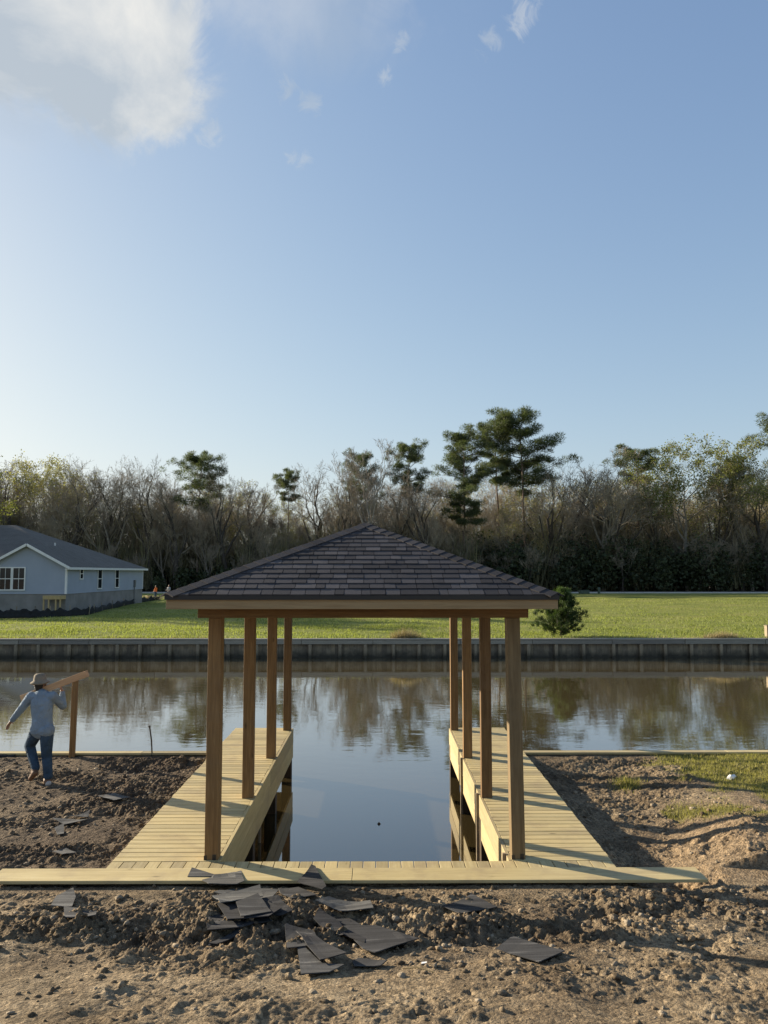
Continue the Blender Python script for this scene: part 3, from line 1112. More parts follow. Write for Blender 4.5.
def build_shelter():
    root = empty('boat_shelter', (CX, Y1, 0), 'open boat shelter of eight brown posts under a dark shingled hip roof', 'shelter')
    off = Vector((CX, Y1, 0))
    for xx in POST_X:
        for k, y in enumerate(POSTS_Y):
            p = MB()
            h = PW / 2
            p.box(-h, h, -h, h, -.05 if True else 0, ZT - .001)
            o = p.build('post', M['post_pale' if (k == 0 and xx > 0) else 'post_z'], root, .007)
            o.location = (xx - CX, y - Y1, 0)
            o.rotation_euler = (0, 0, R(rnd.uniform(-1.5, 1.5)))
            if k == 0 and xx > 0:      # this one is a little out of plumb
                o.location.x += .022
                o.rotation_euler = (0, R(-.55), R(1.0))
            if k == 0:
                q = MB()
                q.box(-h - .004, -h + .03, -h - .006, -h - .001, .0, .05)
                q.build('bracket', M['tie'], o)
                q = MB()
                q.box(h - .06, h - .02, -h - .006, -h - .001, .0, .06)
                q.build('bracket', M['tie'], o)
    bh = .235
    for y in (POSTS_Y[0], POSTS_Y[3]):
        b = MB()
        b.box(POST_X[0] - .20 - CX, POST_X[1] + .17 - CX, y - .085 - Y1, y - .005 - Y1, ZT, ZT + bh)
        b.box(POST_X[0] - .19 - CX, POST_X[1] + .16 - CX, y + .005 - Y1, y + .085 - Y1, ZT + .002, ZT + bh)
        b.build('beam', M['beam_x'], root, .005)
    for x in POST_X:
        b = MB()
        b.box(x - .08 - CX, x + .08 - CX, POSTS_Y[0] + .09 - Y1, POSTS_Y[3] - .09 - Y1, ZT, ZT + bh - .003)
        b.build('beam', M['beam_y'], root, .005)
    # ---- roof
    hw = (RX1 - RX0) / 2
    cx = (RX0 + RX1) / 2
    rise = hw * .425
    E = [Vector((RX0, RY0, ZE)), Vector((RX1, RY0, ZE)), Vector((RX1, RY1, ZE)), Vector((RX0, RY1, ZE))]
    Ra = Vector((cx, RY0 + hw, ZE + rise)); Rb = Vector((cx, RY1 - hw, ZE + rise))
    E = [p - off for p in E]; Ra -= off; Rb -= off
    roof = MB()
    # sheathing shell under the shingles
    dn = Vector((0, 0, .012))
    shell = [e - dn for e in E] + [Ra - dn, Rb - dn]
    roof.add(shell, [(0, 1, 4), (1, 2, 5, 4), (2, 3, 5), (3, 0, 4, 5)], .1)

    def courses(o, u_end, apex_l, apex_r):
        """o..u_end is the eave; apex_l / apex_r the top corners"""
        u = (u_end - o); wid = u.length; u.normalize()
        mid = (apex_l + apex_r) / 2
        slope = mid - o - u * (mid - o).dot(u)
        ln = slope.length; v = slope.normalized()
        n = u.cross(v)
        if n.z < 0: n = -n
        al, ar = (apex_l - o).dot(u), (apex_r - o).dot(u)
        ex = .142
        nc = int(math.ceil(ln / ex))
        for k in range(nc):
            v0 = k * ex - (.022 if k == 0 else 0); v1 = min((k + 1) * ex + .012, ln)
            lo0, hi0 = al * max(v0, 0) / ln, wid + (ar - wid) * max(v0, 0) / ln
            lo1, hi1 = al * v1 / ln, wid + (ar - wid) * v1 / ln
            x = lo0 - rnd.uniform(0, .25)
            while x < hi0:
                w = rnd.choice((.10, .13, .16, .19, .23))
                a0, b0 = max(x, lo0), min(x + w, hi0)
                a1, b1 = min(max(x, lo1), hi1), max(min(x + w - .006, hi1), lo1)
                b0 -= .006
                x += w
                if b0 - a0 < .004: continue
                if b1 < a1: a1 = b1 = (a1 + b1) / 2
                th = rnd.choice((.010, .011, .013))
                tp = .002
                P = lambda a, vv, hh: o + u * a + v * vv + n * hh
                vs = [P(a0, v0, th), P(b0, v0, th), P(b1, v1, tp), P(a1, v1, tp),
                      P(a0, v0, -.004), P(b0, v0, -.004), P(b1, v1, -.004), P(a1, v1, -.004)]
                t = rnd.random()
                t = t * .75 + (.25 if rnd.random() < .25 else 0)
                roof.add(vs, [(0, 1, 2, 3), (0, 4, 5, 1), (1, 5, 6, 2), (3, 7, 4, 0)], t)
    courses(E[0], E[1], Ra, Ra)
    courses(E[1], E[2], Ra, Rb)
    courses(E[2], E[3], Rb, Rb)
    courses(E[3], E[0], Rb, Ra)
    ro = roof.build('roof', M['shingle'], root, recalc=False)
    # hip and ridge caps
    cap = MB()
    for a, b_, n1, n2 in ((E[0], Ra, (-1, 0), (0, -1)), (E[1], Ra, (1, 0), (0, -1)), (E[2], Rb, (1, 0), (0, 1)), (E[3], Rb, (-1, 0), (0, 1)), (Ra, Rb, (-1, 0), (1, 0))):
        d = (b_ - a); L_ = d.length; d.normalize()
        hs = []
        for q in (n1, n2):
            nn = Vector((q[0] * rise, q[1] * rise, hw)).normalized()
            s = nn.cross(d)
            if s.z > 0 or (abs(s.z) < 1e-6 and s.x * q[0] < 0): s = -s
            hs.append((s, nn))
        k = 0.0
        up = (hs[0][1] + hs[1][1]).normalized()
        while k < L_ - .03:
            e = min(k + .19, L_ + .02)
            for s, nn in hs:
                p0 = a + d * k; p1 = a + d * e
                vs = [p0 + up * .022, p0 + s * .13 + nn * .020, p1 + s * .12 + nn * .012, p1 + up * .013,
                      p0 + up * .008, p0 + s * .13 + nn * .004, p1 + s * .12 + nn * .002, p1 + up * .002]
                cap.add(vs, [(0, 1, 2, 3), (0, 4, 5, 1), (1, 5, 6, 2), (3, 2, 6, 7)], rnd.random() * .5 + .05)
            k += .15
    cap.build('hip_cap', M['shingle'], ro)
    # drip edge, fascia, soffit
    fz0, fz1 = ZE - .158, ZE - .022
    dr = MB()
    x0, x1, y0, y1 = E[0].x, E[1].x, E[0].y, E[2].y
    dr.box(x0 - .012, x1 + .012, y0 - .024, y0 + .0, ZE - .058, ZE - .012)
    dr.box(x0 - .012, x1 + .012, y1, y1 + .018, ZE - .034, ZE - .009)
    dr.box(x0 - .018, x0, y0, y1, ZE - .034, ZE - .010)
    dr.box(x1, x1 + .018, y0, y1, ZE - .034, ZE - .010)
    dr.build('drip_edge', M['drip'], ro)
    for q in ((x0, x1, y0, y0 + .038), (x0, x1, y1 - .038, y1)):
        MB().box(*q, fz0, fz1).build('fascia', M['fascia_x'], ro, .003)
    for q in ((x0, x0 + .038, y0 + .0385, y1 - .0385), (x1 - .038, x1, y0 + .0385, y1 - .0385)):
        MB().box(*q, fz0, fz1).build('fascia', M['fascia_y'], ro, .003)
    # rafters under the sheathing
    y = y0 + .45
    while y < y1 - .3:
        kk = min(1.0, (y - y0) / hw, (y1 - y) / hw)
        for q, xe in ((-1, x0), (1, x1)):
            xt = xe + (cx - CX - xe) * kk * .985
            MB().beam((xe + .05 * -q, y, ZE - .08), (xt, y, ZE + rise * kk - .10), .04, .12).build('rafter', M['beam_y'], ro)
        y += .5
    MB().beam((cx - CX, y0 + hw, ZE + rise - .13), (cx - CX, y1 - hw, ZE + rise - .13), .04, .18).build('ridge_board', M['beam_y'], ro)


M['drip'] = plain('black drip edge', (.012, .012, .013), .45, .2, 5, 0, 0)
build_dock()
build_shelter()

# ------------------------------------------------------------------ house across the canal
M['siding'] = None


def siding_mat():
    m, nt, b, N, L = new_mat('blue grey lap siding')
    tc = N('ShaderNodeTexCoord')
    n = noise_node(nt, tc.outputs['Object'], .7, 5)
    L(ramp(nt, n, [(.3, (.31, .345, .41)), (.7, (.355, .39, .455))]), b.inputs['Base Color'])
    b.inputs['Roughness'].default_value = .7
    return m


M['siding'] = siding_mat()
M['white'] = plain('white trim paint', (.76, .75, .72), .5, .06, 2, 0, 0)
M['concrete'] = plain('raw concrete foundation', (.23, .215, .20), .9, .2, .9)
M['glass'] = plain('dark window glass', (.015, .018, .022), .06, .2, .5, 0, 0)
M['raw_wood'] = wood('raw yellow lumber', dark=(.32, .22, .10), mid=(.46, .34, .17), light=(.55, .43, .24), axis=2)
M['pipe'] = plain('pvc vent pipe', (.6, .6, .58), .5, .1, 3, 0, 0)
M['fabric_black'] = plain('black silt fabric', (.012, .012, .012), .85, .4, 4, 0, .3)
M['meter'] = plain('grey utility metal', (.14, .14, .14), .5, .2, 4)


def build_house():
    Yn = 63.0
    cr = ony(67, 566, Yn)                         # front right corner, eave height
    Xr = cr.x
    ze = cr.z
    zs = ony(67, 594, Yn).z                       # bottom of siding
    Yf = 83.3
    Xl = Xr - 30.0
    gw = (ony(67, 566, Yn).x - ony(28, 566, Yn).x)  # half width of gable
    Xg = Xr - gw
    zg = ony(28, 545, Yn).z
    root = empty('house', (Xr, Yn, 0), 'blue grey sided house with brown shingle roof and white trimmed gable', 'house')
    O = Vector((Xr, Yn, 0))
    lx = lambda v: v - Xr
    ly = lambda v: v - Yn
    wl = MB()
    # lap siding: courses of boards, each slightly proud at its lower edge

    def lap(p0, p1, z0, z1, top=None):
        p0, p1 = Vector(p0), Vector(p1)
        d = (p1 - p0); L_ = d.length; d.normalize()
        n = Vector((d.y, -d.x, 0))
        z = z0
        while z < z1 - .01:
            zt = min(z + .19, z1)
            a, b_ = 0.0, L_
            a1, b1 = 0.0, L_
            if top:
                a, b_ = top(z); a1, b1 = top(zt)
            P = lambda s, zz, o_: p0 + d * s + n * o_ + Vector((0, 0, zz))
            wl.add([P(a, z, .022), P(b_, z, .022), P(b1, zt, .006), P(a1, zt, .006), P(a, z, 0), P(b_, z, 0)],
                   [(0, 1, 2, 3), (0, 4, 5, 1)], .5)
            z += .19
    xl_g = Xg - gw
    lap((lx(xl_g), 0, 0), (0, 0, 0), zs, ze)
    lap((lx(xl_g), 0, 0), (0, 0, 0), ze, zg - .08, lambda z: (gw * (z - ze) / (zg - ze), 2 * gw - gw * (z - ze) / (zg - ze)))
    lap((0, 0, 0), (0, ly(Yf), 0), zs, ze)
    lap((lx(Xl), 1.5, 0), (lx(xl_g), 1.5, 0), zs, ze)
    lap((lx(xl_g), 1.5, 0), (lx(xl_g), 0, 0), zs, ze)
    wl.box(lx(Xl), -.02, 1.52, ly(Yf) - .01, zs, ze, .5)
    wl.box(lx(xl_g) + .01, -.01, .01, 1.51, zs, ze, .5)
    wall = wl.build('wall', M['siding'], root, recalc=False)
    fd = MB()
    fd.box(lx(xl_g) + .05, -.03, .03, 1.6, -.4, zs - .005)
    fd.box(lx(Xl) + .05, -.03, 1.55, ly(Yf) - .03, -.4, zs - .006)
    fd.build('foundation', M['concrete'], root)
    # roof: hip over the main block, gable running forward
    ov = .4
    x0, x1, y0, y1 = lx(Xl) - ov, ov, 1.5 - ov, ly(Yf) + ov
    ap = ony(24, 524.5, 72.9)
    zr = ap.z
    hx = (y1 - y0) / 2
    rf = MB()
    zt = zg + .12 - (gw + ov) * (zg - ze) / gw
    E = [(x0, y0, zt), (x1, y0, zt), (x1, y1, zt), (x0, y1, zt)]
    A, B = (x0 + hx, (y0 + y1) / 2, zr), (x1 - hx, (y0 + y1) / 2, zr)
    pitch = (zr - zt) / hx
    rf.add(E + [A, B], [(0, 1, 5, 4), (1, 2, 5), (2, 3, 4, 5), (3, 0, 4)], .5)
    rf.add([(p[0], p[1], p[2] - .12) for p in E], [(3, 2, 1, 0)], .3)
    # gable roof planes, running back into the main roof
    xg = lx(Xg)
    gh = zg + .12
    eo = gw + ov
    zeo = gh - eo * (zg - ze) / gw
    yb = 6.8
    for s in (-1, 1):
        rf.add([(xg, -ov, gh), (xg + s * eo, -ov, zeo), (xg + s * eo, yb, zeo), (xg, yb, gh),
                (xg, -ov, gh - .1), (xg + s * eo, -ov, zeo - .1), (xg + s * eo, yb, zeo - .1), (xg, yb, gh - .1)],
               [(0, 1, 2, 3), (4, 7, 6, 5), (0, 4, 5, 1), (1, 5, 6, 2)], .5)
    roof = rf.build('roof', M['house_roof'], root)
    # white rake and fascia boards
    tr = MB()
    for s in (-1, 1):
        tr.beam((xg, -ov - .02, gh - .10), (xg + s * eo, -ov - .02, zeo - .10), .04, .20, .5)
    tr.box(x1 - .01, x1 + .03, -ov, y1, zt - .2, zt - .01)
    tr.box(x0, xg - gw, y0 - .03, y0 - .001, zt - .2, zt - .01)
    tr.build('fascia', M['white'], roof)
    so_ = MB(); so_.box(.0, x1 - .012, -ov, y1, zt - .20, zt - .16)
    so_.build('soffit', M['white'], roof)
    for (vx, vy, vh) in ((ony(55, 545, 69.5).x, 69.5, .5), (ony(47, 548, 68).x, 68.0, .35)):
        v = MB()
        yy = ly(vy)
        zz = zt + pitch * min(yy - y0, x1 - lx(vx))
        v.tube([(lx(vx), yy, zz - .2), (lx(vx), yy, zz + vh)], [.07, .07], 10)
        v.build('vent_pipe', M['pipe'], roof)
    # corner boards
    for (cx_, cy_) in ((0, 0), (0, ly(Yf))):
        c = MB()
        c.box(cx_ - .12, cx_ + .03, cy_ - .03, cy_ - .001, zs, ze)
        c.box(cx_ + .001, cx_ + .032, cy_, cy_ + .12 if cy_ == 0 else cy_ - .12, zs, ze)
        c.build('corner_board', M['white'], root)

    def window(p0, ux, w, z0, z1, mull):
        p0 = Vector(p0); u = Vector(ux); n = Vector((u.y, -u.x, 0))
        f = MB(); t = .09

        def bar(s0, s1, a, b_, o0, o1, mb, tint=.5):
            vs = [p0 + u * s + n * o + Vector((0, 0, zz)) for s in (s0, s1) for o in (o0, o1) for zz in (a, b_)]
            mb.add(vs, [(0, 1, 3, 2), (4, 6, 7, 5), (0, 4, 5, 1), (2, 3, 7, 6), (0, 2, 6, 4), (1, 5, 7, 3)], tint)
        bar(0, t, z0, z1, 0, .06, f); bar(w - t, w, z0, z1, 0, .06, f)
        bar(t, w - t, z0, z0 + t, 0, .07, f); bar(t, w - t, z1 - t, z1, 0, .06, f)
        zm = (z0 + z1) / 2
        bar(t, w - t, zm - .03, zm + .03, .015, .05, f)
        for k in range(1, mull + 1):
            s = t + (w - 2 * t) * k / (mull + 1)
            bar(s - .014, s + .014, z0 + t, z1 - t, .015, .045, f)
        fr = f.build('window', M['white'], wall)
        g = MB(); bar(t, w - t, z0 + t, z1 - t, .01, .025, g)
        g.build('pane', M['glass'], wall)
        return fr
    pz = lambda py, Y: ony(100, py, Y).z
    x_a, x_m, x_b = lx(ony(-1, 580, Yn).x), lx(ony(12.2, 580, Yn).x), lx(ony(25.5, 580, Yn).x)
    window((x_a, -.03, 0), (1, 0, 0), x_m - x_a - .01, pz(590.5, Yn), pz(567, Yn), 1)
    window((x_m + .01, -.03, 0), (1, 0, 0), x_b - x_m, pz(590.5, Yn), pz(567, Yn), 1)

    def side_y(px):      # where the sight line meets the right wall
        d = px_dir(px, 580)
        return Xr / d.x * d.y
    for (pa, pb, ya, yb2) in ((79, 82.6, 579.5, 568), (97, 101.5, 589, 568.5), (114.5, 118.5, 588, 568.5)):
        y_a, y_b = side_y(pa), side_y(pb)
        ym = (y_a + y_b) / 2
        window((.03, ly(y_a), 0), (0, 1, 0), y_b - y_a, pz(ya, ym), pz(yb2, ym), 0)
    me_ = MB(); ym = side_y(134)
    me_.box(.03, .16, ly(ym) - .2, ly(ym) + .2, pz(587, ym), pz(580, ym))
    me_.tube([(.08, ly(ym), -.1), (.08, ly(ym), pz(587, ym))], [.04, .04], 6)
    me_.build('meter_box', M['meter'], root)
    # raw lumber landing in front of the corner
    st = MB()
    sx0, sx1 = lx(ony(48.5, 600, Yn).x), lx(ony(66, 600, Yn).x)
    z_top = ony(60, 595.5, Yn - .6).z
    st.box(sx0, sx1, -1.1, -.05, z_top - .30, z_top)
    lo = st.build('landing', M['raw_wood'], root)
    for sx in (sx0 + .05, sx0 + .45, sx1 - .40, sx1 - .05):
        p = MB(); p.box(sx - .05, sx + .05, -1.05, -.95, -.3, z_top - .301)
        p.build('landing_post', M['raw_wood'], lo)


build_house()


def silt_fence():
    pts = [(-30, 620.5, 56), (0, 618, 57.0), (30, 617, 57.5), (55, 615.5, 58), (88, 611.5, 60.2), (96, 609, 62), (112, 605, 70), (130, 602, 79), (150, 599.5, 88), (160, 598.5, 92)]
    P = []
    for (px, py, Y) in pts:
        q = ony(px, py, Y)
        P.append(Vector((q.x, Y, -.1)))
    o0 = P[4].copy(); o0.z = 0
    root = empty('silt_fence', o0, 'sagging black silt fence on the lawn before the blue house', 'fence')
    m = MB()
    # resample and let it sag
    S = []
    for a, b_ in zip(P[:-1], P[1:]):
        for k in range(14): S.append(a.lerp(b_, k / 14))
    S.append(P[-1])
    rows = 4
    vs = []
    for i, p in enumerate(S):
        h = .72 - .22 * abs(math.sin(i * .5)) + rnd.uniform(-.06, .06)
        for r in range(rows):
            f = r / (rows - 1)
            vs.append(p + Vector((rnd.uniform(-.05, .05), -.25 * (1 - f) ** 2 + rnd.uniform(-.09, .09), h * f)) - o0)
    fs = [(i * rows + r, (i + 1) * rows + r, (i + 1) * rows + r + 1, i * rows + r + 1) for i in range(len(S) - 1) for r in range(rows - 1)]
    m.add(vs, fs, .5)
    c = m.build('cloth', M['fabric_black'], root, smooth=True)
    sol = c.modifiers.new('thickness', 'SOLIDIFY'); sol.thickness = .01
    for i in range(3, len(S), 9):
        t = MB(); t.box(-.025, .025, -.02, .02, -.2, .85)
        o = t.build('stake', M['grey_z'], root)
        o.location = S[i] - o0 + Vector((0, .08, 0))
        o.rotation_euler = (R(rnd.uniform(-6, 6)), R(rnd.uniform(-6, 6)), 0)


silt_fence()

# ------------------------------------------------------------------ trees


class Tree:
    def __init__(self, seed):
        self.r = random.Random(seed)
        self.trunk = MB(); self.tw = MB()
        self.lv, self.lt = [], []

    def leaf(self, p, s, d=None):
        r = self.r
        a = Vector((r.gauss(0, 1), r.gauss(0, 1), r.gauss(0, 1))).normalized()
        b = a.cross(Vector((r.gauss(0, 1), r.gauss(0, 1), r.gauss(0, 1)))).normalized()
        self.lv += [p - b * s * .5, p + b * s * .5, p + a * s * 1.2]
        self.lt.append(r.random())

    def limb(self, p, d, ln, rad, depth, maxd, spread, up, leaves, minr, thick=(.5, .75)):
        r = self.r
        n = 4 if depth < 2 else (3 if depth < maxd else 2)
        pts, rads = [p], [rad]
        dirs = [d]
        q = p.copy()
        for k in range(n):
            j = Vector((r.gauss(0, 1), r.gauss(0, 1), r.gauss(0, 1))) * (.10 + .05 * depth)
            d = (d + j + Vector((0, 0, up)) * .22).normalized()
            q = q + d * ln / n
            pts.append(q.copy()); dirs.append(d.copy())
            rads.append(max(rad * (1 - .62 * (k + 1) / n), minr))
        mb = self.trunk if depth <= 1 else self.tw
        mb.tube(pts, rads, 6 if depth <= 1 else (4 if depth == 2 else 3), r.random(), cap=False)
        if leaves and depth >= maxd - 1:
            for _ in range(leaves):
                k = r.randint(1, n)
                self.leaf(pts[k] + Vector((r.gauss(0, .25), r.gauss(0, .25), r.gauss(0, .25))), r.uniform(.10, .22))
        if depth >= maxd: return
        nch = r.randint(7, 9) if depth == 0 else (r.randint(4, 6) if depth < 3 else r.randint(3, 4))
        for c in range(nch):
            f = r.uniform(.28, 1.0) if depth else r.uniform(.30, 1.0)
            if c == 0: f = 1.0
            k = min(int(f * n), n - 1)
            pp = pts[k].lerp(pts[k + 1], f * n - k)
            dd = dirs[k + 1]
            side = dd.cross(Vector((r.gauss(0, 1), r.gauss(0, 1), r.gauss(0, 1)))).normalized()
            an = spread * r.uniform(.6, 1.25) * (.55 if c == 0 else 1)
            nd = (dd * math.cos(an) + side * math.sin(an)).normalized()
            self.limb(pp, nd, ln * r.uniform(.48, .72) * (1.12 - .35 * f), max(rads[k + 1] * r.uniform(*thick), minr), depth + 1, maxd, spread, up, leaves, minr, thick)

    def leaf_mesh(self, name):
        v = np.array([p[:] for p in self.lv]); F = np.arange(len(v)).reshape(-1, 3)
        return v, F, np.array(self.lt)


def tree_meshes(t, trunk_m, twig_m, leaf_m):
    """trunk mesh, and a crown mesh of twigs plus leaves in one"""
    tm = t.trunk.mesh('trunk'); tm.materials.append(trunk_m)
    tm.polygons.foreach_set('use_smooth', [True] * len(tm.polygons))
    mb = t.tw
    nf = len(mb.f)
    if t.lv:
        base = len(mb.v)
        mb.v.extend(tuple(p) for p in t.lv)
        for k in range(len(t.lt)):
            mb.f.append((base + 3 * k, base + 3 * k + 1, base + 3 * k + 2)); mb.t.append(t.lt[k])
    cm = mb.mesh('crown')
    cm.materials.append(twig_m)
    if t.lv:
        cm.materials.append(leaf_m)
        mi = np.zeros(len(mb.f), dtype=np.int32); mi[nf:] = 1
        cm.polygons.foreach_set('material_index', mi)
    return tm, cm


def bare(seed, h, leaves=0, trunk_m='bark', twig_m='twig', leaf_m='bud', spread=.62, up=.55, thick=(.5, .75), maxd=5, minr=.011, rad=.26):
    t = Tree(seed)
    r = t.r
    # the bole, then limbs from its upper part
    t.limb(Vector((0, 0, -.2)), Vector((r.gauss(0, .05), r.gauss(0, .05), 1)).normalized(), h * .60, rad, 0, maxd, spread, up, leaves, minr, thick)
    zmax = max(v[2] for v in t.tw.v)
    tm, cm = tree_meshes(t, M[trunk_m], M[twig_m], M[leaf_m])
    return tm, cm, zmax


def pine(seed, h, crown_from=.55, width=4.2, clumps=1.0, leaf_m='needle', flat=.5, rad=.27):
    t = Tree(seed)
    r = t.r
    pts, rads = [], []
    bx, by = r.gauss(0, .02), r.gauss(0, .02)
    for k in range(9):
        f = k / 8
        pts.append(Vector((bx * h * f * f + r.gauss(0, .05), by * h * f * f + r.gauss(0, .05), -.2 + (h * .97 + .2) * f)))
        rads.append(rad * (1 - .82 * f))
    t.trunk.tube(pts, rads, 7, .5, cap=False)

    def on(f):
        k = min(int(f * 8), 7)
        return pts[k].lerp(pts[k + 1], f * 8 - k)

    def clump(p, s, n):
        sh = r.gauss(0, .12)
        for _ in range(n):
            u = Vector((r.gauss(0, 1), r.gauss(0, 1), r.gauss(0, 1))).normalized() * r.random() ** .4
            q = p + Vector((u.x * s, u.y * s, u.z * s * .58))
            a = (u + Vector((r.gauss(0, .5), r.gauss(0, .5), r.gauss(.35, .5)))).normalized()
            bdir = a.cross(Vector((r.gauss(0, 1), r.gauss(0, 1), r.gauss(0, 1)))).normalized()
            w = r.uniform(.025, .05)
            L_ = r.uniform(.30, .60)
            t.lv += [q - bdir * w, q + bdir * w, q + a * L_]
            t.lt.append(min(1, max(0, .5 + sh + r.gauss(0, .2))))
    nb = int(30 * (1 - crown_from) / .45 * clumps)
    for i in range(nb):
        f = crown_from + (1 - crown_from) * (i + r.random() * .8) / nb
        g = (f - crown_from) / (1 - crown_from)
        prof = (.35 + .75 * math.sin(math.pi * min(1, .08 + .68 * g))) * (1 - .45 * g ** 4)
        L_ = width * prof * r.uniform(.45, 1.12)
        an = i * 2.4 + r.gauss(0, .5)
        d = Vector((math.cos(an), math.sin(an), .05 + .55 * g)).normalized()
        p = on(f)
        bp = [p]
        q = p.copy()
        for k in range(4):
            d = (d + Vector((r.gauss(0, .16), r.gauss(0, .16), r.gauss(.04, .12)))).normalized()
            q = q + d * L_ / 4
            bp.append(q.copy())
        t.tw.tube(bp, [.08, .065, .05, .035, .02], 4, .5, cap=False)
        for k in range(2, 5):
            for _ in range(3):
                sp = bp[k] + Vector((r.gauss(0, .8), r.gauss(0, .8), r.gauss(.22, .28))) * (L_ / 5)
                t.tw.tube([bp[k - 1], sp], [.03, .014], 3, .5, cap=False)
                clump(sp, r.uniform(.5, .95) * (.5 + .1 * width), int(125 * clumps))
    # a few dead stubs lower down
    for _ in range(5):
        f = r.uniform(.3, crown_from)
        p = on(f); an = r.uniform(0, 6.28)
        t.tw.tube([p, p + Vector((math.cos(an), math.sin(an), .15)) * r.uniform(.6, 1.8)], [.03, .012], 3, .5, cap=False)
    return (*tree_meshes(t, M['bark_pine'], M['bark_dark'], M[leaf_m]), max(p.z for p in t.lv) - .3)


def plant(name, meshes, loc, scale, rz, label, cat='tree', group=None):
    root = empty(name, loc, label, cat, group, rz)
    root.scale = (scale[0], scale[0], scale[1])
    for nm, me in zip(('trunk', 'crown'), meshes[:2]):
        link(bpy.data.objects.new(nm, me), root)
    return root


FB = 140.0      # front of the wood


def top_h(py, D):
    return ony(384, py, D).z


BARE = [bare(101 + k, 20, leaves=0) for k in range(5)]
BARE += [bare(131 + k, 20, leaves=1, leaf_m='bud', maxd=5) for k in range(3)]
SAP = [bare(151 + k, 11, 0, 'bark_dark', 'twig_dark', spread=.42, up=.8, maxd=4, minr=.014, rad=.10) for k in range(3)]
PINES = [pine(201, 28, .62, 6.6), pine(202, 28, .66, 5.4), pine(203, 28, .44, 5.8, .95), pine(204, 28, .78, 5.2), pine(205, 28, .58, 6.8, 1.1)]


def put(name, mesh, px, py, D, label, wide=1.0, rz=None, group=None):
    q = ony(px, 580, D)
    h = top_h(py, D)
    s = h / mesh[2]
    return plant(name, mesh, (q.x, D, -.05), (s * wide, s), rnd.uniform(0, 6.28) if rz is None else rz, label, 'tree', group)


PG = 'pines standing out of the far wood'
put('pine_tree', PINES[0], 197, 448, 141, 'broad crowned dark pine above the bare trees right of the blue house', 1.0, .4, PG)
put('pine_tree', PINES[3], 288, 466, 150, 'pine with only a small tufted crown showing left of the roof peak', .85, 1.1, PG)
put('pine_tree', PINES[2], 362, 447, 150, 'dark pine behind the pale bare sycamore over the roof peak', .80, 2.0, PG)
put('pine_tree', PINES[1], 409, 437, 147, 'flat topped pine just right of the pale bare sycamore', .85, 3.0, PG)
put('pine_tree', PINES[2], 465, 427, 141, 'full dark pine with branches low down, left of the tallest pines', 1.05, 4.0, PG)
put('pine_tree', PINES[1], 500, 417, 146, 'tall pine close on the left of the tallest pine', .95, 5.0, PG)
put('pine_tree', PINES[4], 526, 406, 143, 'tallest pine of the wood, with broad layered crown', 1.05, .9, PG)
put('pine_tree', PINES[3], 640, 442, 146, 'pine with a flat crown between the bare forked tree and the leafy green tree', 1.1, 1.9, PG)
put('pine_tree', PINES[3], 738, 458, 142, 'pine with a small dark top near the right end of the wood', .95, 2.9, PG)
put('pine_tree', PINES[4], 805, 376, 139, 'very tall pine half cut off by the right edge of the photo', .85, 3.9, PG)

SYC = bare(171, 20, 0, 'bark_white', 'twig_pale', spread=.50, up=.7, minr=.017, rad=.46, thick=(.6, .82))
put('bare_tree', SYC, 367, 440, 139, 'pale barked bare sycamore rising over the shelter roof peak', .95, .3)
FORK = bare(177, 20, 0, 'bark', 'twig', spread=.66, up=.5, minr=.015, rad=.48, thick=(.6, .85))
put('bare_tree', FORK, 602, 446, 140, 'bare tree with wide forked limbs right of the tallest pine', 1.05, 1.3)
put('bare_tree', BARE[1], 118, 452, 139, 'largest dark bare tree with forked limbs behind the blue house', 1.25, 2.3)
LEAFY = bare(181, 20, 5, 'bark', 'twig', 'leaf', spread=.66, up=.45, rad=.34)
LEAFY2 = bare(183, 20, 2, 'bark', 'twig', 'bud', spread=.66, up=.45, rad=.30)
LIMB = [bare(211 + k, 20, 0, 'bark_dark', 'twig_dark', spread=(.60, .72, .55, .66)[k], up=.50, maxd=5, minr=.014, rad=.52, thick=(.62, .85)) for k in range(4)]
for k, (px, py, D) in enumerate(((12, 456, 140), (74, 458, 139), (104, 462, 141), (152, 456, 139), (178, 470, 138), (228, 462, 140), (250, 474, 141), (322, 462, 140), (340, 470, 139), (395, 474, 140), (432, 470, 139),
                                 (548, 458, 140), (572, 466, 141), (622, 462, 139), (664, 464, 140), (716, 456, 141), (742, 470, 139), (768, 462, 140), (-40, 460, 140), (-90, 455, 141), (820, 460, 140), (870, 458, 141))):
    put('bare_tree', LIMB[k % 4], px, py, D, 'tall dark limbed bare tree standing at the front of the far wood', rnd.uniform(.9, 1.25), None, 'dark limbed trees at the front of the far wood')
put('leafy_tree', LEAFY, 688, 433, 139, 'leafy spring green tree, biggest rounded crown at the right of the wood', 1.15, .6)
put('leafy_tree', LEAFY2, 38, 451, 142, 'tree with thin pale olive new leaf, leftmost above the house roof', 1.05, 1.6)
for (x, y, k) in ((-52, 82, 1.05), (-60, 92, 1.15), (-66, 84, 1.1), (-57, 100, 1.0)):
    plant('leafy_tree', LEAFY, (x, y, -.05), (k * 20 / LEAFY[2] * 1.2, k * 20 / LEAFY[2]), x * 1.7, 'leafy tree standing beyond the left side of the blue house', 'tree', 'trees left of the house')
put('leafy_tree', LEAFY2, 752, 462, 140, 'tree in thin olive leaf at the far right of the wood', 1.0, 3.6)


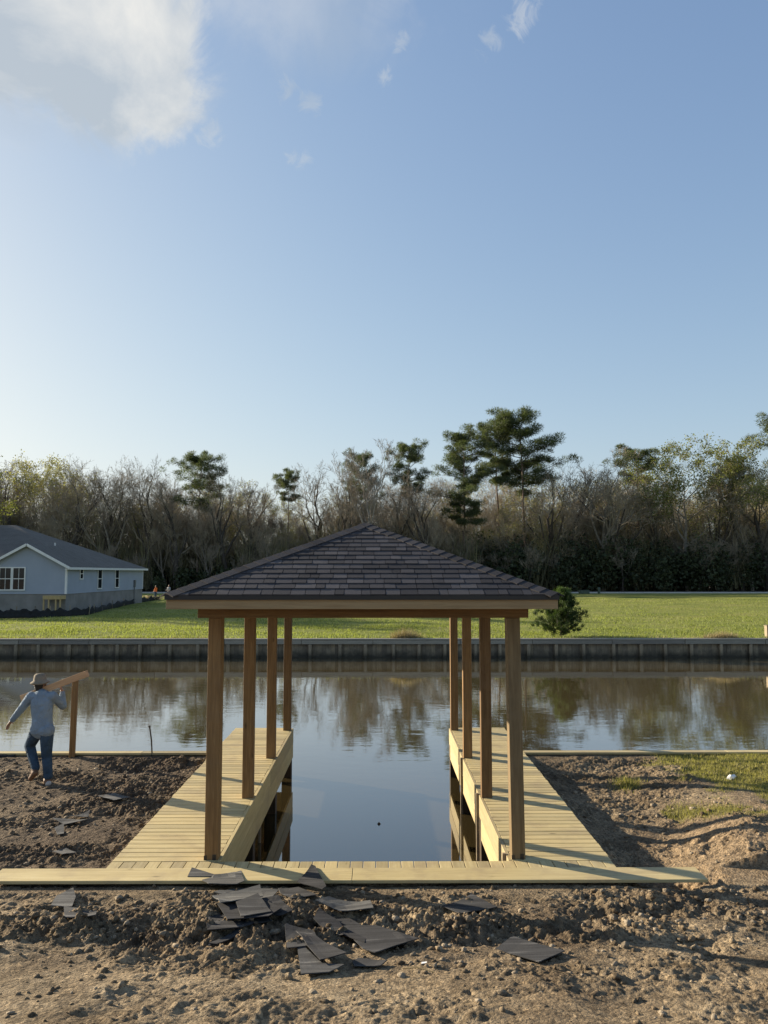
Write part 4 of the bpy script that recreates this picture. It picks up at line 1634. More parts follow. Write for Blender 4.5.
def wood_fill():
    r = random.Random(5)
    # skyline of the photograph: y of the treetops along x
    sky = [(-200, 455), (0, 462), (60, 462), (130, 462), (200, 470), (240, 476), (300, 498), (340, 480), (400, 472), (480, 470), (560, 468), (600, 470), (650, 468), (700, 470), (768, 470), (980, 462)]

    def top(px):
        for (a, ya), (b_, yb) in zip(sky[:-1], sky[1:]):
            if a <= px <= b_: return ya + (yb - ya) * (px - a) / (b_ - a)
        return 470
    n = 0
    for D, step, lift in ((140, 32, 20), (146, 27, 8), (152, 24, 4), (160, 22, 0), (170, 20, 0)):
        px = -150 + r.uniform(0, 20)
        while px < 920:
            y = top(px) + lift + 6 + r.uniform(-4, 28)
            greenish = (230 < px < 345) or (520 < px < 650) or (px > 700) or px < 60
            me = BARE[5 + r.randint(0, 2)] if r.random() < (.5 if greenish else .08) else BARE[r.randint(0, 4)]
            h = top_h(y, D)
            s = h / me[2]
            q = ony(px, 580, D)
            plant('bare_tree', me, (q.x, D + r.uniform(-2.5, 2.5), -.05), (s * r.uniform(.8, 1.1), s), r.uniform(0, 6.28),
                  'bare winter tree, one of the crowd making up the far wood', 'tree', 'bare trees of the far wood')
            n += 1
            px += step * r.uniform(.6, 1.4)
    k = 0
    for D, step, hh in ((136.5, 36, 8.5), (143, 15, 12), (150, 15, 14)):
        px = -140 + r.uniform(0, 12)
        while px < 910:
            me = SAP[r.randint(0, 2)]
            s = hh * r.uniform(.7, 1.25) / me[2]
            q = ony(px, 580, D)
            plant('sapling', me, (q.x, D + r.uniform(-2, 2), -.05), (s * r.uniform(.9, 1.5), s), r.uniform(0, 6.28),
                  'thin leafless sapling at the foot of the far wood', 'sapling', 'saplings at the foot of the far wood')
            k += 1
            px += step * r.uniform(.6, 1.4)
    print('bare trees', n, 'saplings', k)


wood_fill()


def undergrowth():
    """scrub and saplings closing the foot of the wood"""
    rs = np.random.RandomState(31)
    V, T = [], []
    # dark evergreen scrub
    for i in range(640):
        D = 134.5 + rs.rand() * 26
        x = (rs.rand() - .5) * 270
        h = 2.5 + 4.5 * rs.rand() ** 1.2 + (D - 135) * .16
        if x > 5: h += 1.0 + 4.0 * rs.rand()
        w = h * (.45 + .35 * rs.rand())
        n = int(160 + 45 * h)
        u = rs.randn(n, 3)
        u /= np.linalg.norm(u, axis=1)[:, None]
        rr = rs.rand(n) ** .45
        p = u * rr[:, None] * np.array([w * .6, w * .6, h * .52]) * (.75 + .5 * fbm(u[:, 0] * 2 + i, u[:, 2] * 2 + u[:, 1], 7, 2))[:, None]
        p += np.array([x, D, h * .46])
        a = rs.randn(n, 3); a /= np.linalg.norm(a, axis=1)[:, None]
        b_ = np.cross(a, rs.randn(n, 3)); b_ /= np.linalg.norm(b_, axis=1)[:, None]
        s = (.16 + .20 * rs.rand(n))[:, None]
        V.append(np.stack([p - b_ * s, p + b_ * s, p + a * s * 1.7], 1).reshape(-1, 3))
        T.append(np.clip(rs.rand(n) * .8 + rs.rand() * .3 - .05, 0, 1))
    V = np.concatenate(V); T = np.concatenate(T)
    keep = np.ones(len(T), bool)
    F = np.arange(len(V)).reshape(-1, 3)
    o = np_mesh('scrub', V, F, M['brush'], {'tint': ('FACE', T)}, smooth=False)
    tag(o, 'dark evergreen scrub closing the foot of the far wood', 'undergrowth', kind='stuff')
    # brown leafless brush, taller and thinner
    V, T = [], []
    for i in range(1500):
        D = 137 + rs.rand() * 40
        x = (rs.rand() - .5) * 280
        h = 6 + 9 * rs.rand()
        n = 70
        top = np.stack([x + rs.randn(n) * h * .13, D + rs.randn(n) * h * .13, h * (.45 + .55 * rs.rand(n))], -1)
        bot = np.stack([x + rs.randn(n) * .5, D + rs.randn(n) * .5, h * .35 * rs.rand(n)], -1)
        d = rs.randn(n, 3) * .045
        d[:, 2] = 0
        V.append(np.stack([bot - d, bot + d, top], 1).reshape(-1, 3))
        T.append(rs.rand(n))
    V = np.concatenate(V); T = np.concatenate(T)
    o = np_mesh('thicket', V, np.arange(len(V)).reshape(-1, 3), M['brush_brown'], {'tint': ('FACE', T)}, smooth=False)
    tag(o, 'brown leafless thicket between the trunks of the far wood', 'undergrowth', kind='stuff')


undergrowth()

# young pine on the far bank
def young_pine():
    t = Tree(77)
    r = t.r
    H = 2.45
    t.trunk.tube([(0, 0, -.1), (.05, 0, H * .5), (.14, 0, H * .95)], [.06, .04, .012], 7, .5, cap=False)
    for i in range(60):
        f = .02 + .96 * (i + r.random()) / 60
        L_ = (1.50 * (1 - f) ** 1.0 + .10) * r.uniform(.7, 1.15)
        an = i * 2.4 + r.gauss(0, .3)
        d = Vector((math.cos(an), math.sin(an), .12 + .9 * f)).normalized()
        p = Vector((.14 * f, 0, H * .93 * f))
        q = p.copy(); bp = [p]
        for k in range(4):
            d = (d + Vector((r.gauss(0, .08), r.gauss(0, .08), .10))).normalized()
            q = q + d * L_ / 4; bp.append(q.copy())
        t.tw.tube(bp, [.018, .015, .012, .009, .006], 4, .5, cap=False)
        for k in range(1, 5):
            for _ in range(2):
                c = bp[k] + Vector((r.gauss(0, .11), r.gauss(0, .11), r.gauss(.03, .06)))
                for _n in range(46):
                    a = (d * .8 + Vector((r.gauss(0, .7), r.gauss(0, .7), r.gauss(.35, .6)))).normalized()
                    s = a.cross(Vector((r.gauss(0, 1), r.gauss(0, 1), r.gauss(0, 1)))).normalized()
                    w = .014; L2 = r.uniform(.11, .20)
                    b0 = c + Vector((r.gauss(0, .05), r.gauss(0, .05), r.gauss(0, .05)))
                    t.lv += [b0 - s * w, b0 + s * w, b0 + a * L2]
                    t.lt.append(min(1, max(0, .25 + .65 * f ** 2 + r.gauss(0, .2))))
    tm, cm = tree_meshes(t, M['bark_pine'], M['bark_dark'], M['needle_young'])
    q = ony(561, 636, YF + 1.6)
    plant('young_pine', (tm, cm), (q.x, YF + 1.6, -.05), (1, 1), .3, 'small bushy young pine on the lawn at the far water edge', 'tree')


young_pine()


def weed_clump(px, py, w, h, n, label, seed):
    rs = np.random.RandomState(seed)
    q = ony(px, py, YF + .35)
    xy = rs.randn(n, 2) * np.array([w * .4, .12])
    hh = h * (.4 + .6 * rs.rand(n)) * np.exp(-(xy[:, 0] / w) ** 2)
    o = blades('weed_clump', xy, np.zeros(n), hh, np.full(n, .022), M['straw'], 1.1, seed)
    o.location = (q.x, YF + .35, -.06)
    tag(o, label, 'weeds')


weed_clump(405, 634, 1.1, .75, 900, 'tan dry weed clump on the far bank, framed between the shelter posts', 4)
weed_clump(722, 634, 1.3, .6, 800, 'reddish dry weed clump on the far bank near the right end', 5)


def small_things_far():
    q = ony(767.5, 636, YF + .5)
    p = MB(); p.box(-.14, .14, -.14, .14, -.3, .62); p.box(-.16, .16, -.16, .16, .62, .66)
    o = p.build('bollard', M['grey_z'], None, .01); o.location = (q.x + .06, YF + .5, -.05)
    tag(o, 'short weathered timber post on the far bank at the right edge', 'post')
    # green utility boxes by the road
    G = plain('utility green', (.05, .075, .055), .5, .2, 4, 0, 0)
    D = RY - 5.5
    q = ony(584, 593, D)
    root = empty('utility_box', (q.x, D, -.05), 'low wide green utility box beside the road', 'utility box')
    b = MB(); b.box(-.75, .75, -.5, .5, 0, .48); b.build('cabinet', G, root, .04)
    b = MB(); b.box(-.8, .8, -.55, .55, .48, .56); b.build('lid', G, root, .03)
    q = ony(599, 593, D)
    root = empty('utility_pedestal', (q.x, D, -.05), 'narrow upright green pedestal beside the road', 'utility box')
    b = MB(); b.tube([(0, 0, 0), (0, 0, .75)], [.2, .2], 10); b.build('cabinet', G, root)
    b = MB(); b.tube([(0, 0, .75), (0, 0, .85), (0, 0, 1.0)], [.24, .24, .12], 10); b.build('lid', G, root)


small_things_far()

# ------------------------------------------------------------------ people


def capsule(bm, p0, p1, r0, r1, seg=14, flat=1.0):
    """tapered capsule; flat < 1 squashes it front to back (world y)"""
    p0, p1 = Vector(p0), Vector(p1)
    d = p1 - p0
    L_ = max(d.length, 1e-5)
    q = d.normalized().to_track_quat('Z', 'Y').to_matrix().to_4x4()
    rings = []
    for k in range(5): rings.append((-math.cos(k * math.pi / 8) * r0, math.sin(k * math.pi / 8) * r0))
    for k in range(5): rings.append((L_ + math.sin(k * math.pi / 8) * r1, math.cos(k * math.pi / 8) * r1))
    vs = []
    for (z, rr) in rings:
        row = []
        for j in range(seg):
            a = 2 * math.pi * j / seg
            v = q @ Vector((max(rr, 1e-4) * math.cos(a), max(rr, 1e-4) * math.sin(a), z))
            v.y *= flat
            row.append(bm.verts.new(v + p0))
        vs.append(row)
    for a, b_ in zip(vs[:-1], vs[1:]):
        for j in range(seg):
            bm.faces.new((a[j], a[(j + 1) % seg], b_[(j + 1) % seg], b_[j]))
    bm.faces.new(vs[0][::-1]); bm.faces.new(vs[-1])


def blend(name, parts, m, parent, voxel=.012, smooth=6):
    """overlapping capsules fused into one continuous skin"""
    bm = bmesh.new()
    for p in parts: capsule(bm, *p[:4], **(p[4] if len(p) > 4 else {}))
    me = bpy.data.meshes.new(name)
    bm.to_mesh(me); bm.free()
    me.materials.append(m)
    o = link(bpy.data.objects.new(name, me), parent)
    rm = o.modifiers.new('fuse', 'REMESH'); rm.mode = 'VOXEL'; rm.voxel_size = voxel; rm.use_smooth_shade = True
    sm = o.modifiers.new('soften', 'SMOOTH'); sm.iterations = smooth; sm.factor = .5
    return o


SKIN = plain('brown skin', (.30, .17, .11), .55, .1, 8, 0, 0)
HAIR = plain('dark hair', (.015, .012, .01), .6, .2, 20, 0, 0)


def fold_mat(name, c, var=.2):
    m, nt, b, N, L = new_mat(name)
    tc = N('ShaderNodeTexCoord')
    f = noise_node(nt, tc.outputs['Object'], 7, 5, .6, .8)
    g = noise_node(nt, tc.outputs['Object'], 3, 3)
    L(ramp(nt, g, [(.3, tuple(x * (1 - var) for x in c)), (.7, tuple(x * (1 + var) for x in c))]), b.inputs['Base Color'])
    b.inputs['Roughness'].default_value = .9
    b.inputs['Specular IOR Level'].default_value = .1
    bump(nt, b, f, 1.0, .07)
    return m


M['shirt'] = fold_mat('pale blue work shirt', (.24, .30, .36), .12)
M['jeans'] = fold_mat('blue jeans', (.055, .09, .135), .4)
M['boot'] = plain('tan leather boot', (.16, .085, .045), .7, .3, 12)
M['hat'] = plain('khaki sun hat', (.21, .175, .125), .9, .2, 12, 0, .2)
M['sole'] = plain('pale sole', (.45, .42, .38), .8, .2, 12)


def hand_parts(w, d, side, curl=.35):
    """palm and five fingers from wrist w along direction d; side points to the thumb"""
    w, d, side = Vector(w), Vector(d).normalized(), Vector(side).normalized()
    n = d.cross(side).normalized()
    P = [(w - d * .03, w + d * .02, .027, .027)]
    for k in range(4):
        o = side * (.030 - .020 * k)
        P.append((w + d * .01 + o * .6, w + d * .085 + o, .016, .013))
        ln = (.070, .080, .074, .058)[k]
        a = w + d * .085 + o
        d1 = (d * math.cos(curl) + n * math.sin(curl)); d2 = (d * math.cos(curl * 2) + n * math.sin(curl * 2)); d3 = (d * math.cos(curl * 3) + n * math.sin(curl * 3))
        b_ = a + d1 * ln * .45; c = b_ + d2 * ln * .32; e = c + d3 * ln * .23
        P += [(a, b_, .0095, .009), (b_, c, .009, .0085), (c, e, .0085, .0075)]
    t0 = w + d * .02 + side * .022
    t1 = t0 + (d * .6 + side * .8).normalized() * .045
    t2 = t1 + (d * .9 + side * .35 + n * .3).normalized() * .04
    P += [(t0, t1, .014, .0115), (t1, t2, .011, .009)]
    return P


def carrier():
    q = onz(48, 783, -.10)
    base = Vector((q.x, q.y, float(gz(q.x, q.y))))
    print('carrier', base)
    root = empty('person', base, 'man in khaki hat, pale blue shirt and jeans walking with a beam on his shoulder', 'person')
    hip_l, hip_r = (-.20, .03, .87), (-.04, -.02, .87)
    kn_l, an_l = (-.42, .24, .56), (-.23, .06, .25)
    kn_r, an_r = (-.06, .05, .48), (.0, .0, .10)
    chest = (-.16, .05, 1.25); waist = (-.135, .02, 1.02); neck = (-.20, .08, 1.45)
    sh_l, sh_r = (-.34, .05, 1.39), (.01, .06, 1.39)
    el_l, wr_l = (-.52, .10, 1.17), (-.68, .13, .98)
    el_r, wr_r = (.10, .24, 1.20), (.06, .30, 1.42)
    head = Vector((-.235, .12, 1.56))
    body = [(waist, chest, .10, .13, dict(flat=.7)), (chest, neck, .12, .055), (neck, head - Vector((0, 0, .05)), .055, .055),
            (head - Vector((0, .0, .02)), head + Vector((0, -.012, .035)), .082, .092),
            (head + Vector((-.02, .04, -.06)), head + Vector((-.02, .055, -.075)), .045, .04),      # jaw
            (head + Vector((-.03, .095, .0)), head + Vector((-.035, .108, -.022)), .012, .016),     # nose
            (head + Vector((-.085, .0, -.01)), head + Vector((-.088, -.008, .02)), .016, .018),     # ears
            (head + Vector((.085, .01, -.01)), head + Vector((.088, .002, .02)), .016, .018),
            (sh_l, el_l, .05, .042), (el_l, wr_l, .042, .028), (sh_r, el_r, .05, .042), (el_r, wr_r, .042, .028),
            (hip_l, kn_l, .075, .055), (kn_l, an_l, .055, .04), (hip_r, kn_r, .075, .055), (kn_r, an_r, .055, .04), (hip_l, waist, .085, .085), (hip_r, waist, .085, .085)]
    dl = Vector(wr_l) - Vector(el_l)
    body += hand_parts(wr_l, dl + Vector((-.02, 0, -.05)), (.35, .8, .2), .25)
    body += hand_parts(wr_r, (-.35, .1, .9), (0, -.7, .4), .5)
    blend('body', body, SKIN, root, .007, 3)
    # eyes, brows and mouth, on the side turned away from the viewer
    fc = bmesh.new()
    for s in (-1, 1):
        capsule(fc, head + Vector((-.03 + .033 * s, .082, .018)), head + Vector((-.03 + .045 * s, .078, .018)), .009, .009)
    capsule(fc, head + Vector((-.05, .092, -.058)), head + Vector((-.012, .092, -.058)), .006, .006)
    fm = bpy.data.meshes.new('face'); fc.to_mesh(fm); fc.free(); fm.materials.append(HAIR)
    link(bpy.data.objects.new('face', fm), root)
    blend('hair', [(head + Vector((0, -.03, .02)), head + Vector((0, -.045, -.05)), .085, .06)], HAIR, root, .01)
    V3 = Vector
    blend('shirt', [(V3(waist) + V3((.01, -.01, -.14)), waist, .175, .16, dict(flat=.78)), (waist, chest, .16, .18, dict(flat=.75)), (chest, V3(chest) + V3((-.01, .01, .11)), .18, .14, dict(flat=.78)),
                    (V3(sh_l) + V3((.02, 0, -.01)), V3(sh_r) + V3((-.02, 0, -.01)), .075, .075), (V3(neck) + V3((.02, 0, -.05)), neck, .10, .066),
                    (sh_l, el_l, .076, .062), (el_l, V3(el_l).lerp(V3(wr_l), .9), .062, .046), (sh_r, el_r, .076, .064), (el_r, V3(el_r).lerp(V3(wr_r), .88), .064, .046),
                    (V3(hip_l) + V3((.0, 0, -.01)), V3(hip_r) + V3((.0, 0, -.01)), .125, .125)], M['shirt'], root, .011, 4)
    blend('jeans', [(V3(hip_l) + V3((.03, 0, -.02)), V3(hip_r) + V3((-.02, 0, -.02)), .115, .115), (hip_l, kn_l, .115, .085), (kn_l, an_l, .085, .066), (hip_r, kn_r, .115, .085), (kn_r, V3(an_r) + V3((0, 0, .03)), .085, .068)], M['jeans'], root, .011, 4)
    bl = blend('boot', [(an_l, (-.24, .03, .17), .056, .052), ((-.22, .01, .18), (-.33, .12, .07), .05, .042)], M['boot'], root, .010, 4)
    br = blend('boot', [(an_r, (.0, 0, .05), .056, .05), ((.0, -.03, .045), (-.09, .13, .045), .048, .042)], M['boot'], root, .010, 4)
    so_ = blend('sole', [((.02, -.04, .03), (-.0, .0, .02), .05, .045)], M['sole'], br, .01, 3)
    # bucket hat with a drooping brim
    ht = MB()
    prof = [(.001, .150), (.055, .146), (.085, .118), (.097, .06), (.102, .03), (.140, .0), (.152, -.022), (.138, -.012), (.098, .012)]
    n = 28
    vs = []
    for (rr, zz) in prof:
        for k in range(n):
            a = 2 * math.pi * k / n
            dz = .018 * math.sin(2 * a + .6) * (rr / .155) ** 2
            vs.append((rr * math.cos(a), rr * math.sin(a) * 1.06, zz + dz))
    fs = [(i * n + k, i * n + (k + 1) % n, (i + 1) * n + (k + 1) % n, (i + 1) * n + k) for i in range(len(prof) - 1) for k in range(n)]
    ht.add(vs, fs, .5)
    o = ht.build('hat', M['hat'], root, smooth=True)
    o.location = head + Vector((0, 0, .035)); o.rotation_euler = (R(-6), R(-6), 0)
    # the beam: a thing of its own
    a = Vector((-.53, .16, 1.30)); b_ = Vector((.53, .10, 1.70))
    a2 = a; mid = a.lerp(b_, .5)
    L_ = (b_ - a).length
    lb = MB(); lb.box(-L_ / 2, L_ / 2, -.045, .045, -.05, .05, .9)
    lo = lb.build('timber_beam', M['lumber_x'], None, .004)
    d = (b_ - a).normalized()
    lo.rotation_euler = d.to_track_quat('X', 'Z').to_euler()
    lo.location = base + mid * .985 + Vector((0, 0, .04))
    root.scale = (.985, .985, .985)
    tag(lo, 'short brown timber beam carried across the shoulders of the walking man', 'timber')


carrier()


def worker(px, py, D, h, shirt, trousers, label, seed, lean):
    q = ony(px, py, D)
    root = empty('person', (q.x, D, -.08), label, 'person', rz=seed * 1.3)
    k = h / 1.75
    body = [((0, 0, 1.0), (lean, 0, 1.4), .12, .11), ((lean, 0, 1.4), (lean * 1.2, 0, 1.56), .06, .05), ((lean * 1.25, .01, 1.63), (lean * 1.25, .0, 1.68), .09, .085),
            ((lean * 1.25, .09, 1.645), (lean * 1.25, .10, 1.63), .018, .018),
            ((-.1, 0, .92), (-.12, .05, .5), .075, .055), ((-.12, .05, .5), (-.12, 0, .08), .055, .04), ((.1, 0, .92), (.13, .0, .5), .075, .055), ((.13, 0, .5), (.14, -.08, .08), .055, .04),
            ((lean - .2, 0, 1.4), (lean - .28, .06, 1.12), .05, .04), ((lean - .28, .06, 1.12), (lean - .22, .24, .98), .04, .03),
            ((lean + .2, 0, 1.4), (lean + .27, .08, 1.12), .05, .04), ((lean + .27, .08, 1.12), (lean + .2, .26, 1.02), .04, .03)]
    body += hand_parts((lean - .22, .24, .98), (.1, .8, -.2), (.9, -.1, .2)) + hand_parts((lean + .2, .26, 1.02), (-.1, .8, -.2), (-.9, -.1, .2))
    blend('body', body, SKIN, root, .02, 3)
    blend('shirt', [((0, 0, .95), (lean, 0, 1.36), .165, .17, dict(flat=.8)), ((lean - .18, 0, 1.4), (lean + .18, 0, 1.4), .08, .08), ((lean - .2, 0, 1.4), (lean - .28, .06, 1.12), .075, .065), ((lean + .2, 0, 1.4), (lean + .27, .08, 1.12), .075, .065)], shirt, root, .02, 4)
    blend('trousers', [((-.08, 0, .92), (.08, 0, .92), .13, .13), ((-.1, 0, .9), (-.12, .05, .5), .11, .085), ((-.12, .05, .5), (-.12, 0, .1), .085, .07), ((.1, 0, .9), (.13, 0, .5), .11, .085), ((.13, 0, .5), (.14, -.08, .1), .085, .07)], trousers, root, .02, 4)
    blend('boots', [((-.12, 0, .06), (-.12, .16, .04), .06, .05), ((.14, -.08, .06), (.15, .08, .04), .06, .05)], M['boot'], root, .02, 3)
    blend('hair', [((lean * 1.25, -.02, 1.70), (lean * 1.25, -.03, 1.66), .085, .08)], HAIR, root, .02, 3)
    root.scale = (k, k, k)


worker(155.5, 596, 96, 1.72, plain('orange work vest', (.75, .16, .03), .8, .1, 5, 0, 0), M['jeans'], 'distant worker in an orange vest beside the blue house', 1, .06)
worker(168.5, 596, 99, 1.75, plain('grey tee shirt', (.30, .31, .33), .8, .1, 5, 0, 0), plain('dark trousers', (.03, .03, .04), .8, .2, 5, 0, 0), 'distant worker in a grey shirt, right of the worker in orange', 2, -.04)


def far_clutter():
    # rubble and boards lying near the distant workers
    q = ony(147, 597, 90)
    root = empty('debris_heap', (q.x, 90, -.1), 'low heap of tan building scraps at the end corner of the house', 'debris')
    m = MB()
    r = random.Random(3)
    for k in range(26):
        a = r.uniform(0, 6.28)
        c = Vector((r.gauss(0, .7), r.gauss(0, .5), r.uniform(.05, .6)))
        d = Vector((math.cos(a), math.sin(a), r.uniform(-.3, .3))).normalized() * r.uniform(.4, 1.1)
        m.beam(c - d, c + d, r.uniform(.06, .2), .05)
    m.build('scrap_board', M['raw_wood'], root)


far_clutter()

# ------------------------------------------------------------------ small things on the near bank


def stake_and_posts():
    q = onz(72, 757, -.06)
    z = float(gz(q.x, q.y))
    p = MB(); p.box(-.048, .048, -.048, .048, -.3, 1.40)
    o = p.build('wooden_post', M['post_z'], None, .004); o.location = (q.x, q.y, z); o.rotation_euler = (R(.5), R(.8), R(12))
    tag(o, 'brown square timber post standing in the soil beside the walking man', 'post')
    q = onz(153, 756, -.06)
    z = float(gz(q.x, q.y))
    p = MB()
    p.tube([(0, 0, -.25), (-.035, 0, .28), (-.075, 0, .52)], [.013, .013, .013], 8)
    p.tube([(-.072, 0, .505), (-.077, 0, .53)], [.018, .018], 8)
    o = p.build('metal_stake', M['tie'], None); o.location = (q.x, q.y, z)
    tag(o, 'thin leaning dark metal stake near the left bulkhead', 'stake')
    # black fabric edge at the far left of the bank
    q0 = onz(-30, 757, -.03); q1 = onz(14, 755.5, -.03)
    m = MB(); vs = []
    n = 16
    for i in range(n + 1):
        p_ = q0.lerp(q1, i / n)
        zz = float(gz(p_.x, p_.y))
        for r_ in range(4):
            vs.append((p_.x, p_.y + .09 * r_ + rnd.uniform(-.02, .02), zz + (.01, .035, .04, .01)[r_] * (1 - .5 * (i / n) ** 3) + rnd.uniform(-.012, .012)))
    fs = [(i * 4 + r_, (i + 1) * 4 + r_, (i + 1) * 4 + r_ + 1, i * 4 + r_ + 1) for i in range(n) for r_ in range(3)]
    m.add(vs, fs, .5)
    o = m.build('plastic_sheet', M['fabric_black'], None, smooth=True)
    sol = o.modifiers.new('thickness', 'SOLIDIFY'); sol.thickness = .006
    tag(o, 'strip of black plastic sheet rumpled on the bank at the left edge', 'plastic sheet')
    # litter
    W = plain('white litter', (.75, .75, .74), .5, .1, 9, 0, .3)
    q = onz(731, 777, -.02)
    m = MB()
    c = [(0, -.10), (.16, -.05), (.15, .07), (.02, .10), (-.15, .05), (-.13, -.06)]
    top = [(0, 0, .09)]
    vs = [(x, y, 0) for x, y in c] + [(x * (.45 + .3 * (i % 2)), y * (.75 - .3 * (i % 2)), .05 + .045 * math.sin(i * 2.4)) for i, (x, y) in enumerate(c)] + top
    fs = [(i, (i + 1) % 6, 6 + (i + 1) % 6, 6 + i) for i in range(6)] + [(6 + i, 6 + (i + 1) % 6, 12) for i in range(6)]
    m.add(vs, fs, .5)
    o = m.build('plastic_bag', W, None); o.scale = (.62, .62, .5); o.rotation_euler = (R(6), R(-8), R(35)); o.location = (q.x, q.y, float(gz(q.x, q.y)) + .005)
    tag(o, 'crumpled white plastic bag lying on the grass of the right bank', 'litter')
    q = onz(424, 969, .14)
    m = MB(); m.prism([(-.022, -.014, .016), (.02, -.018, .026), (.024, .012, .02), (-.018, .016, .014)], .004)
    o = m.build('paper_scrap', W, None); o.location = (q.x, q.y, float(gz(q.x, q.y)) + .012)
    tag(o, 'tiny white paper scrap on the soil in the foreground', 'litter')
    # a stick near it
    q = onz(418, 977, .15)
    m = MB(); m.tube([(-.12, 0, .02), (0, .01, .035), (.13, -.01, .025)], [.005, .006, .004], 6)
    o = m.build('stick', M['raw_wood'], None); o.location = (q.x, q.y, float(gz(q.x, q.y)) + .01); o.rotation_euler = (0, 0, R(-14))
    tag(o, 'thin pale stick lying on the soil in the foreground', 'stick')
    q = onz(379, 824, WZ)
    m = MB(); m.tube([(-.03, 0, -.02), (0, 0, .012), (.03, 0, -.015)], [.012, .02, .01], 8)
    o = m.build('floating_twig', M['tie'], None); o.location = (q.x, q.y, WZ + .004)
    tag(o, 'small dark speck of wood floating in the slip between the decks', 'debris')


stake_and_posts()


def scrap(pts, lift, label, curl=.02, seed=0, tint=None, on=None):
    """a torn or cut piece of shingle: outline in the photograph carried to the ground it lies on"""
    r = random.Random(seed)
    W = []
    for (px, py) in pts:
        if on is not None:
            w = onz(px, py, on)
        else:
            w = onz(px, py, .0)
            for _ in range(6):
                i = float(ground_h(w.x, w.y))
                w = onz(px, py, i + .03)
        W.append(w)
    c = sum(W, Vector()) / len(W)
    if on is not None: zc = on + .003
    else:
        zc = max(float(gz(w.x * .8 + c.x * .2, w.y * .8 + c.y * .2)) for w in W) * .55 + .45 * float(gz(c.x, c.y))
    # fan of subdivided triangles so it can curl and sag
    bm = bmesh.new()
    vs = [bm.verts.new((w.x - c.x, w.y - c.y, 0)) for w in W]
    f = bm.faces.new(vs)
    if f.normal.z < 0: f.normal_flip()
    bmesh.ops.triangulate(bm, faces=bm.faces[:])
    bmesh.ops.subdivide_edges(bm, edges=bm.edges[:], cuts=3, use_grid_fill=True)
    size = max(w.length for w in (Vector((v.co.x, v.co.y, 0)) for v in bm.verts))
    a = r.uniform(0, 6.28)
    for v in bm.verts:
        g = float(gz(v.co.x + c.x, v.co.y + c.y))
        t = (v.co.x * math.cos(a) + v.co.y * math.sin(a)) / size
        z = 1.2 * curl * (t * t - .3) + .6 * curl * t + .25 * curl * math.sin(t * 4 + seed)
        if on is None:
            sm = float(ground_h(v.co.x + c.x, v.co.y + c.y) - ground_h(c.x, c.y))
            z = z + sm + max(0.0, min(.35 * (g - zc - sm), .02))
        v.co.z = z
    bm.normal_update()
    me = bpy.data.meshes.new('shingle_scrap')
    bm.to_mesh(me); bm.free()
    tv = r.random() if tint is None else min(1, max(0, tint * 1.25 + r.uniform(-.1, .15)))
    at = me.attributes.new('tint', 'FLOAT', 'FACE')
    at.data.foreach_set('value', np.clip(np.full(len(me.polygons), tv), 0, 1).astype(np.float32))
    me.materials.append(M['scrap'])
    o = link(bpy.data.objects.new('shingle_scrap', me))
    o.location = (c.x, c.y, zc + (lift * 1.3 + .008 if on is None else .006))
    s = o.modifiers.new('thickness', 'SOLIDIFY'); s.thickness = .007; s.offset = 1
    tag(o, label, 'shingle scrap', 'shingle offcuts left on the ground')


def c2(L_): return [(180 + x * .3385, 860 + y * .338) for x, y in L_]
def c3(L_): return [(400 + x * .479, 860 + y * .479) for x, y in L_]
def c1(L_): return [(x * .3385, 840 + y * .338) for x, y in L_]
def c0(L_): return [(x * .26, 640 + y * .26) for x, y in L_]


scrap(c2([(22, 50), (35, 24), (118, 50)]), 0, 'triangular shingle scrap lying on the pale front plank', .004, 1, .6, on=.004)
scrap(c2([(65, 78), (100, 62), (180, 50), (190, 86), (168, 94), (84, 90)]), .055, 'curled shingle scrap at the edge of the front plank above the left pile', .02, 2, .6)
scrap(c2([(75, 150), (122, 176), (235, 168), (272, 192), (170, 214), (80, 222)]), .01, 'broad dark shingle sheet, lowest of the left pile', .02, 3, .1)
scrap(c2([(84, 242), (172, 205), (182, 214), (108, 245)]), .015, 'narrow shingle strip poking out under the left pile', .01, 4, .3)
scrap(c2([(100, 112), (165, 88), (292, 98), (270, 118), (175, 130)]), .045, 'pale shingle sheet at the back of the left pile', .03, 5, .8)
scrap(c2([(95, 137), (236, 106), (246, 142), (118, 172)]), .085, 'ridged grey shingle on the very top of the left pile', .03, 6, .75)
scrap(c2([(165, 165), (230, 142), (270, 190), (180, 205)]), .055, 'small grey shingle with pale streaks on the front of the left pile', .02, 7, .5)
scrap(c2([(240, 142), (290, 138), (332, 172), (292, 186), (250, 182)]), .015, 'dark shingle scrap half under the right side of the left pile', .03, 8, .1)
scrap(c2([(110, 160), (150, 128), (250, 150), (300, 176), (262, 200), (140, 206)]), .02, 'dark shingle sheet buried in the middle of the left pile', .01, 31, .05)
scrap(c2([(130, 100), (150, 92), (262, 104), (285, 132), (240, 140), (150, 132)]), .03, 'dark shingle sheet under the pale one at the back of the left pile', .015, 32, .15)
scrap(c2([(420, 176), (500, 168), (560, 200), (545, 240), (470, 214)]), .015, 'dark shingle sheet wedged under the wavy scrap and the large sheet', .015, 33, .05)
scrap(c2([(345, 92), (388, 40), (400, 44), (432, 108), (420, 116)]), .075, 'tent shaped shingle scrap standing up against the front plank', .06, 9, .25)
scrap(c2([(290, 96), (350, 92), (405, 116), (330, 124), (298, 112)]), .008, 'flat shingle scrap between the left pile and the tent shaped scrap', .02, 10, .4)
scrap(c2([(400, 146), (440, 130), (562, 134), (572, 160), (470, 158)]), .04, 'long pale shingle strip behind the large dark sheet', .03, 11, .85)
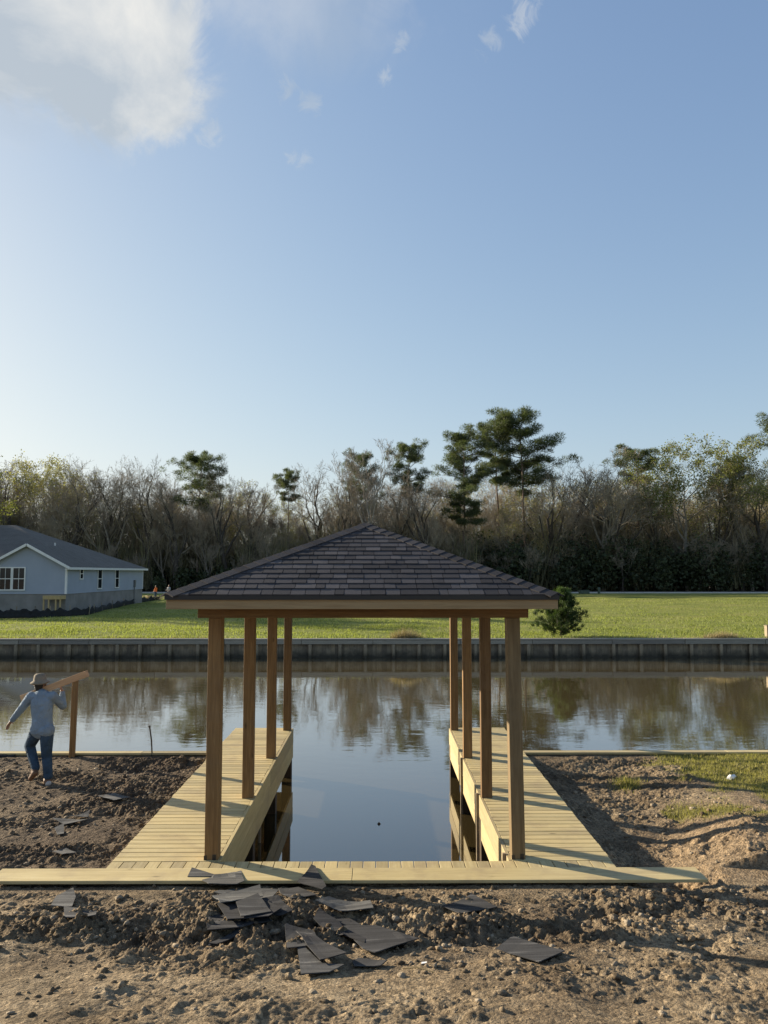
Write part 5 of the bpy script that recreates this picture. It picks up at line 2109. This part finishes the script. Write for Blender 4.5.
scrap(c2([(448, 154), (524, 164), (482, 184), (452, 176)]), .012, 'small shingle triangle under the long pale strip', .02, 12, .15)
scrap(c2([(394, 182), (410, 166), (470, 186), (502, 214), (482, 222), (432, 204)]), .045, 'wavy dark shingle scrap left of the large dark sheet', .06, 13, .1)
scrap(c2([(476, 192), (580, 194), (706, 234), (640, 250), (576, 266), (540, 254)]), .03, 'large dark shingle sheet, biggest in the middle of the foreground', .04, 14, .2)
scrap(c2([(508, 282), (530, 274), (612, 286), (592, 300), (514, 296)]), .012, 'small flat shingle scrap in front of the large dark sheet', .01, 15, .4)
scrap(c2([(310, 206), (396, 212), (414, 256), (316, 266)]), .01, 'shingle sheet at the back of the front pair', .02, 16, .35)
scrap(c2([(342, 226), (372, 220), (492, 290), (414, 304)]), .05, 'slanting shingle lying across the front pair', .03, 17, .2)
scrap(c2([(344, 240), (420, 302), (486, 306), (440, 326), (358, 334)]), .02, 'shingle sheet nearest the viewer in the front pair', .02, 18, .5)
scrap(c3([(88, 102), (150, 76), (204, 100), (126, 121)]), .0, 'arched shingle lying alone right of the big dark sheet', .018, 19, .3)
scrap(c3([(200, 176), (235, 150), (344, 186), (290, 207)]), .0, 'lone shingle nearest the right, with a dark band across it', .018, 20, .35)
scrap(c1([(150, 196), (166, 170), (216, 150), (224, 172), (212, 202)]), .02, 'pale torn shingle scrap at the left of the foreground soil', .02, 21, .95)
scrap(c1([(188, 216), (286, 230), (282, 246), (190, 248)]), .015, 'shingle scrap just below the pale torn one at left', .02, 22, .6)
scrap(c0([(200, 680), (280, 680), (338, 690), (250, 700)]), .02, 'long pale shingle strip in the middle of the left soil plot', .02, 23, 1.0)
scrap(c0([(265, 676), (346, 656), (340, 672), (300, 682)]), .03, 'slim shingle strip touching the long pale one on the left plot', .03, 24, .9)
scrap(c0([(210, 722), (246, 706), (246, 742), (222, 746)]), .015, 'small square shingle scrap below the long strip on the left plot', .01, 25, .9)
scrap(c0([(202, 812), (256, 800), (294, 820), (240, 830)]), .02, 'shingle scrap on the left plot closest to the front plank', .02, 26, .95)
scrap(c0([(375, 602), (440, 592), (500, 606), (440, 618)]), .02, 'flat bluish grey piece standing in for a shining puddle beside the left deck', .01, 27, .9)  # scrap sheet put in for the bluish sheen of a puddle
